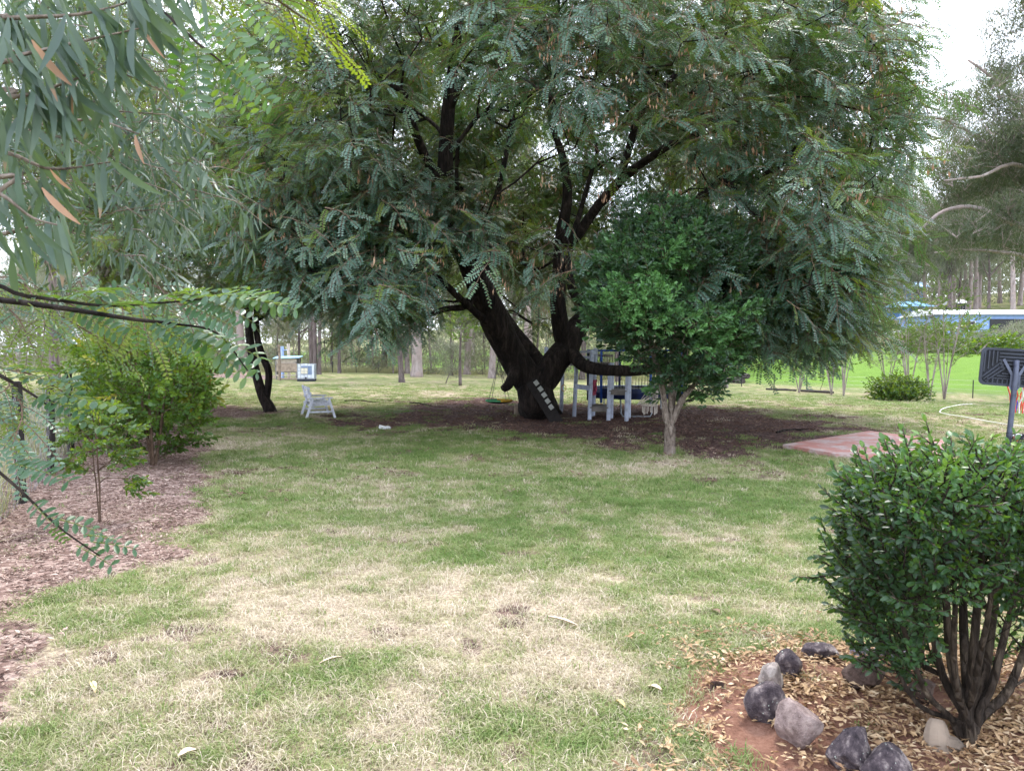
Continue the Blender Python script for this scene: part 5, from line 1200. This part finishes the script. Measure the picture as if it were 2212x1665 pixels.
hg = G(622, 819); HU = thing('timber_hutch', 'raised timber hutch with flat metal roof beside the white tank', 'hutch', hg, R(6))
for x in (-.62, .60):
    for yy in (-.45, .55): part('leg', HU, lambda m: m.beam((x, yy, 0), (x, yy, 1.32), .08, .08, 'plank_grey'))
for k in range(4): part('plank', HU, lambda m: m.beam((-.60, -.52, .56+k*.125), (.64, -.52, .56+k*.125), .03, .118, 'plank_wood'))
for k in range(3): part('plank', HU, lambda m: m.beam((-.62, -.47-.02*k, 1.06+k*.10), (.62, -.47-.02*k, 1.06+k*.10), .03, .094, 'plank_pale'))
for k in range(6): part('wall_board', HU, lambda m: m.beam((-.67, -.40+k*.18, .3), (-.67, -.40+k*.18, 1.28), .03, .165, 'plank_grey', (0, 1, 0)))
part('floor', HU, lambda m: m.box((0, .05, .48), (1.24, 1.05, .05), 'plank_grey')); part('back_panel', HU, lambda m: m.box((0, .58, .9), (1.24, .03, .8), 'plank_grey')); part('shelf', HU, lambda m: m.beam((-.62, -.45, .26), (.62, -.45, .26), .12, .05, 'plank_pale'))
part('roof', HU, lambda m: m.box((.02, .02, 1.39), (1.62, 1.45, .035), 'blue_roof', (R(4), R(-1.5), 0))); part('skid', HU, lambda m: m.beam((-.5, -.6, .06), (.8, -.6, .05), .12, .08, 'plank_wood'))
def lone_post(u, v, top, d, r_, mat, label, sq=False):
    g = G(u, v); g = np.array([XZ(u, d), d, float(H(XZ(u, d), d))]); z = P(u, top, d)[2]; mb = MB(); mb.tube([g-[0, 0, .2], [g[0]+.01, g[1], (g[2]+z)/2], [g[0]-.02, g[1], z]], r_, mat, 4 if sq else 9); return tag(mb.build('wooden_post' if not sq else 'painted_post'), label, 'post')
lone_post(604, 821, 745, 48.0, .085, 'stump_wood', 'tall grey timber post in front of the hutch')
lone_post(610.5, 815, 748, 51, .10, 'blue_post', 'pale blue painted post rising behind the hutch roof', True); lone_post(624, 815, 742, 51, .10, 'plank_pale', 'yellowish timber post rising behind the hutch roof')
q = P(617, 756, 51); mb = MB(); mb.tube([q-[.22, 0, 0], q+[.22, 0, 0]], .03, 'blue_post', 6); tag(mb.build('cross_rail'), 'thin blue rail joining the two posts behind the hutch', 'rail')
# far mesh run behind the hutch
wire_fence('chicken_run_fence', 'tall thin wire run fence behind the timber hutch', [G(470, 805.5), G(545, 805.5), G(600, 806)], 1.75, 3.0, .03, 'dark_steel', 6)

# ------------------------------------------------------------------ basketball stand
bg_ = G(2177, 968.5); BH = thing('basketball_stand', 'navy basketball stand seen from behind its ribbed backboard', 'basketball hoop', bg_); BH.rotation_euler = (0, R(4), R(-24))
part('pole', BH, lambda m: (m.tube([(0, 0, -.1), (0, 0, .1), (0, 0, 1.25), (0, .06, 1.55)], .045, 'pole_paint', 14)), True)
BB = part('backboard', BH, lambda m: m.box((0, .15, 1.42), (1.02, .02, .60), 'navy_dark')); 
def rr_frame(m):
    w2, h2, c_ = .54, .335, .09; o = []
    for cx_, cz_, a0 in ((w2-c_, h2-c_, 0), (-w2+c_, h2-c_, 90), (-w2+c_, -h2+c_, 180), (w2-c_, -h2+c_, 270)):
        for k in range(7): a = R(a0+k*15); o.append((cx_+c_*math.cos(a), cz_+c_*math.sin(a)))
    n = len(o); i_ = [(x*.915, z*.87) for x, z in o]; V = [(x, .112, 1.42+z) for x, z in o]+[(x, .112, 1.42+z) for x, z in i_]+[(x, .165, 1.42+z) for x, z in o]+[(x, .150, 1.42+z) for x, z in i_]
    for k in range(n):
        j = (k+1) % n; m.add([V[k], V[j], V[n+j], V[n+k], V[2*n+k], V[2*n+j], V[3*n+j], V[3*n+k]], [(0, 1, 2, 3), (1, 0, 4, 5), (3, 2, 6, 7)], 'navy_plastic')
    m.add([(x, .165, 1.42+z) for x, z in o], [tuple(range(n))], 'net_white')
part('frame', BB, rr_frame)
def rib(a, b, w_=.022): part('rib', BB, lambda m: m.beam((a[0], .126, 1.42+a[1]), (b[0], .126, 1.42+b[1]), w_, .032, 'navy_plastic', (0, 1, 0)))
for s_ in (-1, 1):
    for k in range(4): x = s_*(.475-k*.062); rib((x, .28), (x, -.12+.055*k+.02))
    for k in range(3): rib((s_*(.50-k*.03), -.20-.035*k), (s_*(.20-k*.035), .10-.05*k))
    for k in range(5): x = s_*(.40-.075*k); rib((x, -.20), (x, -.29))
for k in range(5): zc = .24-.062*k; rib((-.255, zc), (.255, zc), .026)
for k in range(4): zc = -.07-.045*k; w_ = .12+.075*k; rib((-w_, zc), (w_, zc), .022)
for s_ in (-1, 1): part('bracket', BH, lambda m: (m.beam((s_*.055, .02, 1.06), (s_*.055, .02, 1.30), .02, .045, 'pole_paint', (1, 0, 0)), m.beam((s_*.055, .02, 1.30), (s_*.19, .10, 1.56), .02, .045, 'pole_paint', (1, 0, 0))))
part('rim', BH, lambda m: m.tube([(.15+.2*math.cos(a), .42+.2*math.sin(a), 1.10) for a in angs[:-1]], .010, 'net_red', 6, closed=True), True)
for k in range(12):
    a = k/12*2*math.pi; col = ('net_red', 'net_white', 'net_red', 'net_blue')[k % 4]
    part('net_strand', BH, lambda m: m.tube([(.15+.2*math.cos(a), .42+.2*math.sin(a), 1.10), (.15+.15*math.cos(a+.25), .42+.15*math.sin(a+.25), .93), (.15+.12*math.cos(a-.05), .42+.12*math.sin(a-.05), .78), (.15+.11*math.cos(a+.1), .42+.11*math.sin(a+.1), .62)], .012, col, 4))
BA = thing('ball_basket', 'small black wire basket tied to the basketball pole', 'basket', bg_+np.array([.14, -.12, .13]))
for z in (0, .07, .15): part('wire', BA, lambda m: m.tube([(-.19, -.1, z), (.19, -.1, z), (.19, .1, z), (-.19, .1, z)], .005, 'dark_steel', 4, closed=True))
for k in range(9): x = -.19+k*.0475; part('wire', BA, lambda m: m.tube([(x, -.1, .15), (x, -.1, 0), (x, .1, 0), (x, .1, .15)], .004, 'dark_steel', 3))
part('tie', BA, lambda m: m.tube([(-.20, -.10, .12), (-.12, -.115, .15), (-.05, -.11, .13)], .009, 'net_white', 5)); part('back_card', BA, lambda m: m.box((.03, .09, .08), (.26, .006, .11), 'navy_dark'))
def ball(q, r_, mat, label):
    bm = bmesh.new(); bmesh.ops.create_uvsphere(bm, u_segments=18, v_segments=12, radius=r_)
    for f in bm.faces: f.smooth = True
    me = bpy.data.meshes.new('ball'); bm.to_mesh(me); bm.free(); me.materials.append(MATS[mat]); o = link('ball', me); o.location = q; 
    for rot in ((0, 0, 0), (R(90), 0, 0)):
        mb = MB(); mb.tube([Euler(rot).to_matrix() @ Vector((r_*1.003*math.cos(a), r_*1.003*math.sin(a), 0)) for a in angs[:-1]], r_*.03, 'tyre', 4, closed=True); mb.build('seam', o)
    return tag(o, label, 'ball')
ball(bg_+np.array([.05, -.13, .185]), .048, 'rubber_orange', 'small orange ball in the wire basket'); ball(bg_+np.array([.24, -.13, .185]), .048, 'rubber_grey', 'small pinkish grey ball in the wire basket')
# hose on the grass, logs by the gum
hp = spline(np.array([G(2212, 925), G(2150, 917), G(2075, 903), G(2045, 898), G(2030, 893), G(2042, 884), G(2070, 877.5), G(2100, 875)]), 6); mb = MB(); mb.tube([(q[0], q[1], float(H(q[0], q[1]))+.05) for q in hp], .013, 'hose_white', 6); tag(mb.build('garden_hose', None, True), 'thin white hose curving across the grass beyond the basketball stand', 'hose')
for k, (u1, v1, u2, v2, r_, lb) in enumerate(((1572, 826, 1606, 828, .22, 'thick grey log beside the stout pale gum'), (1580, 821, 1615, 826, .20, 'second log lying on the thick grey one'), (1655, 842, 1720, 845, .07, 'long thin log edging below the picket fence'), (1730, 846, 1800, 850, .08, 'dark log edging under the pale multi-stemmed shrub'), (1880, 853, 1930, 856, .07, 'short log edging behind the low bush'))):
    a, b = G(u1, v1), G(u2, v2); mb = MB(); mb.tube([a+(b-a)*t_+[0, 0, r_*.8+(.3 if k == 1 else 0)] for t_ in np.linspace(0, 1, 7)], r_, 'log_wood', 9, rough=.5); tag(mb.build('log'), lb, 'log')
mb = MB(); g = G(1010, 790); q = G(395, 806); mb.tube([q+[-1.5, 0, .2], q+[1.5, .3, .25], q+[3.2, .5, .2]], [.22, .25, .18], 'log_wood', 9, rough=.25); tag(mb.build('log'), 'dark fallen log on the mulch beyond the hedge', 'log')

# ------------------------------------------------------------------ neighbour's buildings and cars
def gable(name, label, u0, u1, vb, d, wall_h, roof_h, depth, wall, roof, rz=0, windows=3, posts=False):
    x0, x1 = XZ(u0, d), XZ(u1, d); w_ = x1-x0; xc = (x0+x1)/2; zb = P(u0, vb, d)[2]; gz_ = float(H(xc, d+depth/2)); t_ = thing(name, label, 'house' if not posts else 'shed', (xc, d, zb), rz)
    fl_ = min(gz_-zb, 0)-.6
    if not posts: part('wall', t_, lambda m: m.box((0, depth/2, (wall_h+fl_)/2), (w_, depth, wall_h-fl_), wall))
    else:
        for k in range(5):
            for yy in (.1, depth-.1): part('post', t_, lambda m: m.tube([(-w_/2+.1+k*(w_-.2)/4, yy, fl_), (-w_/2+.1+k*(w_-.2)/4, yy, wall_h)], .06, wall, 6))
        part('back_wall', t_, lambda m: m.box((0, depth*.95, wall_h*.5), (w_*.98, .08, wall_h), wall))
    part('roof', t_, lambda m: m.add([(-w_/2-.4, -.5, wall_h), (w_/2+.4, -.5, wall_h), (w_/2+.4, depth+.5, wall_h), (-w_/2-.4, depth+.5, wall_h), (-w_/2+(w_*.25 if posts else -.4), depth/2, wall_h+roof_h), (w_/2-(w_*.25 if posts else -.4), depth/2, wall_h+roof_h)], [(0, 1, 5, 4), (1, 2, 5), (2, 3, 4, 5), (3, 0, 4), (3, 2, 1, 0)], roof))
    for k in range(windows): x = -w_/2+w_*(k+.6)/windows; win = part('window', t_, lambda m: m.box((x, -.03, wall_h*.45), (1.5, .06, 1.1), 'white_paint')); part('pane', win, lambda m: m.box((x, -.055, wall_h*.45), (1.34, .04, .95), 'dark_window'))
    return t_
HN = gable('neighbour_house', 'low blue house with long white metal roof on the slope', 2030, 2330, 724, 88, 2.3, .75, 9, 'blue_wall', 'white_roof', 0, 3)
part('verandah_shade', HN, lambda m: m.box((1.2, -.06, 1.05), (7.0, .1, 1.5), 'dark_window'))  # solid dark slab: the verandah's shade is put into its colour
gable('blue_pergola', 'open bright blue shed with hipped roof between the gum trunks', 1941, 2012, 688, 112, 1.7, .9, 5, 'blue_metal', 'blue_roof', 0, 0, True)
gable('upper_shed', 'pale blue shed on the upper hillside among gums', 1944, 1998, 638, 150, 1.6, 1.2, 6, 'blue_metal', 'blue_roof', 0, 1)
gable('hillside_cabin', 'small dark cabin with pale roof behind the gum trunks', 2068, 2086, 673, 128, 1.3, .8, 4, 'dark_window', 'white_roof', 0, 0)
def car(name, label, u, d, vb, body, L_=4.3, rz=0):
    q = P(u, vb, d); gz_ = float(H(q[0], q[1])); t_ = thing(name, label, 'car', (q[0], q[1], gz_), rz)
    prof = [(-.5, .30), (-.5, .75), (-.40, .88), (-.28, .95), (-.14, 1.42), (.22, 1.46), (.40, .98), (.5, .90), (.5, .30)]
    def bd(m):
        V = [(x*L_, s_*.85*(1 if z < 1.1 else .82), z) for s_ in (-1, 1) for x, z in prof]; n = len(prof); m.add(V, [tuple(range(n-1, -1, -1)), tuple(range(n, 2*n))]+[(i, (i+1) % n, (i+1) % n+n, i+n) for i in range(n)], body)
    part('body', t_, bd)
    for s_ in (-1, 1): part('window', t_, lambda m: m.add([(-.24*L_, s_*.83, 1.0), (-.12*L_, s_*.74, 1.36), (.20*L_, s_*.74, 1.39), (.34*L_, s_*.83, 1.02)], [(0, 1, 2, 3)], 'dark_window'))
    for x in (-.31, .30):
        for s_ in (-1, 1): wh = part('wheel', t_, lambda m: m.tube([(x*L_, s_*.68, .31), (x*L_, s_*.88, .31)], .31, 'tyre', 16)); part('rim', wh, lambda m: m.tube([(x*L_, s_*.87, .31), (x*L_, s_*.895, .31)], .18, 'galv', 12))
    return t_
car('parked_car', 'white car parked beside the driveway behind the bushes', 1990, 77, 722, 'car_white', 4.3, .3)
car('parked_car', 'black car parked under the trees behind the white one', 1995, 88, 708, 'dark_window', 4.4, .1)

# ------------------------------------------------------------------ boughs hanging in from trees beside the lens
leafmat('leaf_near_tipu', [(0, (.022, .068, .036)), (.5, (.042, .105, .058)), (1, (.09, .16, .03))], [(0, (.10, .24, .012)), (1, (.30, .42, .02))], .36, .34, .6)
mb = MB(); oval_leaf(mb, [0, 0, 0], [1, 0, 0], [0, 1, 0], .038, .0165, 'leaf_near_tipu', .06); LF1 = mb.mesh('leaflet')
mb = MB(); oval_leaf(mb, [0, 0, 0], [1, 0, 0], [0, 1, 0], .034, .0165, 'leaf_near_tipu', .15); LF2 = mb.mesh('leaflet')
TN = thing('overhanging_tipu', 'feathery green fronds on a thin dark bough hanging in front of the hedge', 'tree')
def P4(rows): return np.array([np.append(P(u, v, d), r) for u, v, d, r in rows])
s = Skel(); tb = np.array([-3.05, 2.5, 0.])
s.path(np.array([[*tb-[0, 0, .1], .09], [-3.03, 2.5, .8, .075], [-2.95, 2.5, 1.6, .065], [-2.85, 2.5, 2.3, .05], [-2.6, 2.45, 2.9, .035]]), -1, 5)
def bough(rows, near_): i = s.nearest(near_); a = P4(rows); s.path(np.vstack([np.append(s.p[i], rows[0][3]*1.4), a]), i, 5)
bough([(-120, 640, 2.45, .012), (0, 648, 2.4, .010), (150, 668, 2.35, .008), (290, 690, 2.3, .006), (380, 700, 2.3, .004), (470, 720, 2.3, .003), (535, 800, 2.3, .002)], [-2.9, 2.5, 1.5])
bough([(-150, 620, 2.3, .008), (60, 640, 2.25, .006), (220, 660, 2.2, .004), (340, 655, 2.2, .003), (480, 642, 2.2, .002)], [-2.9, 2.5, 1.6])
bough([(-60, -60, 2.4, .010), (150, -60, 2.35, .008), (320, 5, 2.3, .006), (430, 96, 2.25, .004), (500, 150, 2.25, .002)], [-2.6, 2.45, 2.8])
bough([(-100, 770, 2.3, .008), (-20, 800, 2.2, .006), (60, 845, 2.15, .004), (110, 880, 2.15, .002)], [-2.95, 2.5, 1.3])
bough([(-120, 900, 2.3, .007), (-40, 985, 2.15, .005), (44, 1059, 2.1, .004), (130, 1140, 2.1, .003), (215, 1200, 2.1, .0015)], [-2.98, 2.5, 1.1])
link('stem', s.mesh('stem', 'bark_tipu', .002, 2.3, 0, 5), TN)
FR = [ # base u,v  tip u,v  depth  plane (0 flat, 1 facing lens)
 (430, 96, 417, 232, 2.25, 1), (447, 112, 484, 230, 2.25, 1), (470, 128, 533, 243, 2.25, 1), (490, 144, 582, 218, 2.25, .8), (402, 76, 376, 190, 2.27, 1), (372, 50, 330, 100, 2.3, .9), (480, 40, 556, 150, 2.35, .9), (520, 0, 606, 96, 2.4, .8), (440, 10, 462, 92, 2.4, 1),
 (385, 651, 573, 612, 2.2, .15), (456, 642, 606, 640, 2.2, .1), (392, 654, 498, 694, 2.2, .6), (448, 648, 552, 690, 2.2, .6), (500, 641, 636, 657, 2.2, .5), (300, 655, 420, 610, 2.2, .2), (340, 656, 520, 600, 2.25, .2),
 (405, 712, 534, 808, 2.3, .5), (330, 692, 410, 742, 2.3, .5), (420, 712, 564, 754, 2.3, .15), (430, 722, 440, 778, 2.3, .9), (480, 770, 560, 800, 2.3, .4), (300, 694, 296, 752, 2.3, .9), (330, 698, 350, 748, 2.3, .9), (210, 664, 320, 640, 2.2, .2), (120, 650, 240, 606, 2.25, .3), (180, 660, 290, 600, 2.25, .4), (60, 645, 180, 610, 2.25, .2), (150, 665, 260, 720, 2.35, .5), (60, 655, 150, 715, 2.35, .4),
 (0, 795, 105, 788, 2.15, .1), (20, 815, 150, 815, 2.15, .1), (78, 850, 273, 862, 2.15, .15), (90, 888, 234, 914, 2.15, .2), (70, 860, 180, 880, 2.15, .3), (-20, 950, 66, 980, 2.15, .2), (20, 1000, 142, 1023, 2.1, .2), (-10, 760, 90, 745, 2.2, .2), (146, 800, 162, 864, 2.2, .8),
 (112, 1118, 222, 1142, 2.1, .2), (165, 1178, 242, 1216, 2.1, .4), (180, 1155, 250, 1158, 2.1, .15), (200, 1170, 291, 1178, 2.1, .15), (70, 1085, 105, 1125, 2.1, .8), (110, 1140, 142, 1170, 2.1, .9)]
size = [math.hypot(f[2]-f[0], f[3]-f[1]) for f in FR]; big = set(np.argsort(size)[::-1][:15]); big |= {0, 1, 2}
big = set(sorted(big, key=lambda i: -size[i])[:15]) | {0, 1}
rest = MB(); nleaf = 0
for i, (bu, bv, tu, tv, d, face) in enumerate(FR):
    a = P(bu, bv, d); b = P(tu, tv, d+rng.uniform(-.10, .06)); L_ = np.linalg.norm(b-a); h = unit(b-a); up = unit(np.array([0, 0, 1.])*(1-face)+np.array([rng.normal(0, .2), -1, .1])*face+rng.normal(0, .12, 3))
    sd = unit(np.cross(up, h)); up = np.cross(h, sd); pairs = max(5, int(L_/.019)); pairs = min(pairs, 9 if i in big else 11)
    pth = [a+h*L_*t_-up*.12*L_*t_*t_ for t_ in np.linspace(0, 1, 7)]
    if i in big:
        m_ = MB(); m_.tube(pth, np.linspace(.0017, .0007, 7), 'twig_green', 4); fo = m_.build('frond', TN)
    else: rest.tube(pth, np.linspace(.0017, .0007, 7), 'twig_green', 4)
    for k in range(pairs):
        t_ = .10+.88*k/(pairs-1); q = a+h*L_*t_-up*.12*L_*t_*t_
        for sg in (-1, 1):
            dd = unit(sd*sg+h*rng.uniform(.25, .45)+up*rng.normal(-.05, .18)); g_ = (1-.45*abs(t_-.5))*L_/.175*rng.uniform(.9, 1.1)*(9/pairs)**.6*1.05; g_ = min(g_, 1.35)
            if i in big:
                o = link('leaflet', LF1 if (k+sg) % 3 else LF2, fo); z = unit(np.cross(dd, np.cross(up, dd)) + 1e-6); y = np.cross(z, dd); M = Matrix(((dd[0], y[0], z[0]), (dd[1], y[1], z[1]), (dd[2], y[2], z[2])))
                o.matrix_local = Matrix.Translation(Vector(q)) @ M.to_4x4() @ Matrix.Diagonal((g_, g_*.95, g_, 1)); nleaf += 1
            else: oval_leaf(rest, q, dd, np.cross(up, dd), .038*g_, .0165*g_, 'leaf_near_tipu', .08)
tag(rest.build('fronds', TN, True), kind='stuff')
print('leaflets', nleaf)
# a second layer of the same foliage a little deeper
n = 150; uv = np.concatenate([np.stack([rng.uniform(-120, 330, 26), rng.uniform(560, 680, 26)], 1), np.stack([rng.uniform(-140, 40, 10), rng.uniform(770, 900, 10)], 1), np.stack([rng.uniform(300, 600, 22), rng.uniform(-90, 10, 22)], 1)])
pp = np.array([P(u, v, rng.uniform(2.7, 3.6)) for u, v in uv]); m_ = len(pp)
scatter('deeper_sprays', pp, np.stack([rng.normal(0, .4, m_), rng.uniform(0, .6, m_), rng.normal(-.3, .6, m_)], 1), rng.uniform(.45, .7, m_), TIPUY+TIPU[:1], TN)

# drooping gum
def gum_leaf(ln, wd, bend, mat):
    mb = MB(); V = []; F = []
    for k, t_ in enumerate(np.linspace(0, 1, 8)):
        w_ = wd*.5*(math.sin(math.pi*min(1, t_*.93+.04))**.8); c_ = np.array([ln*t_, bend*ln*t_*t_, -.08*ln*t_*t_]); V += [c_+[0, w_, .0015], c_, c_-[0, w_, -.0015]]
    for k in range(7): o = k*3; F += [(o, o+1, o+4, o+3), (o+1, o+2, o+5, o+4)]
    mb.add(V, F, mat); return mb.mesh('leaf')
GL = [gum_leaf(.155, .019, .22, 'leaf_gum_near'), gum_leaf(.175, .018, -.16, 'leaf_gum_near'), gum_leaf(.13, .020, .12, 'leaf_gum_near')]; GLY = gum_leaf(.12, .017, .2, 'pod')
GN_ = thing('overhanging_gum', 'gum boughs with long drooping grey-green leaves hanging over the lawn edge', 'tree')
s = Skel(); s.path(np.array([[-2.75, 1.7, -.1, .13], [-2.73, 1.7, 1, .11], [-2.7, 1.75, 2.1, .09], [-2.6, 1.8, 3.0, .06], [-2.3, 1.9, 3.7, .03]]), -1, 5)
TW = [[(-120, 60, 2.0, .008), (20, 40, 2.0, .006), (180, 30, 2.05, .004), (330, -10, 2.1, .002)], [(-100, 150, 1.95, .007), (40, 120, 1.95, .005), (150, 95, 2.0, .004), (300, 62, 2.05, .002)], [(-100, 200, 2.0, .008), (20, 210, 2.0, .006), (110, 190, 2.0, .004), (215, 150, 2.0, .002)],
      [(-120, 330, 2.1, .008), (10, 330, 2.1, .006), (110, 365, 2.1, .004), (240, 350, 2.1, .002)], [(-90, 400, 1.9, .007), (0, 420, 1.9, .005), (70, 470, 1.9, .003), (140, 490, 1.9, .002)], [(-60, -60, 2.1, .007), (120, -50, 2.1, .005), (260, -30, 2.1, .003), (390, -10, 2.1, .002)], [(-80, 520, 2.2, .006), (20, 500, 2.2, .004), (110, 480, 2.2, .002)], [(-100, 270, 2.3, .006), (60, 270, 2.35, .005), (200, 260, 2.4, .004), (300, 290, 2.4, .002)]]
ids = []
for rows in TW:
    a = P4(rows); i = s.nearest([-2.7, 1.75, a[0][2]-.3]); ids.append(s.path(np.vstack([np.append(s.p[i], rows[0][3]*1.3), a]), i, 7))
link('branch', s.mesh('branch', 'bark_pale', .0015, 2.3, 0, 5), GN_)
for k in range(235):
    row = ids[rng.choice(len(ids), p=[.16, .17, .17, .15, .09, .12, .06, .08])]; j = int(len(row)*.30+rng.random()*len(row)*.69); p0 = s.p[row[min(j, len(row)-1)]]+rng.normal(0, .022, 3)*[1.5, 1.5, 1]
    o = link('leaf', GLY if rng.random() < .05 else GL[rng.integers(3)], GN_); o.location = p0
    # hang down and lean to the lawn side
    dn = unit([rng.normal(.32, .28), rng.normal(-.05, .35), -1]); sd = unit(np.cross(dn, [rng.normal(0, .5), 1, rng.normal(0, .3)])); nz = np.cross(dn, sd)
    M = Matrix(((dn[0], sd[0], nz[0]), (dn[1], sd[1], nz[1]), (dn[2], sd[2], nz[2]))).to_4x4(); sc_ = rng.uniform(.65, 1.12); o.matrix_local = Matrix.Translation(Vector(p0)) @ M @ Matrix.Diagonal((sc_, sc_, sc_, 1))
def gum_spray(seed):
    random.seed(seed); mb = MB(); mb.tube([(0, 0, 0), (.15, 0, .02), (.32, .02, -.03)], [.003, .002, .001], 'bark_pale', 3)
    for k in range(15):
        t_ = random.random(); d = unit([random.gauss(.35, .5), random.gauss(0, .5), -1]); q_leaf(mb, [.32*t_, 0, .02-.04*t_], d, [random.gauss(0, 1), random.gauss(0, 1), 0], random.uniform(.07, .13), .013, 'leaf_gum_near', .2, n=2)
    return proto('gum_spray', mb, False)
GSP = [gum_spray(300+i) for i in range(4)]
uv = np.concatenate([np.stack([rng.uniform(-150, 330, 200), rng.uniform(-80, 560, 200)], 1), np.stack([rng.uniform(240, 430, 70), rng.uniform(270, 480, 70)], 1)]); n_ = fbm(uv[:, 0]/90, uv[:, 1]/90, 0, 700, 2); uv = uv[n_ > .42]
pp = np.array([P(u, v, rng.uniform(2.8, 4.6)) for u, v in uv]); m_ = len(pp)
scatter('deeper_leaves', pp, np.stack([rng.normal(0, .4, m_), rng.normal(.1, .4, m_), rng.normal(-.2, .8, m_)], 1), rng.uniform(.8, 1.3, m_), GSP, GN_)
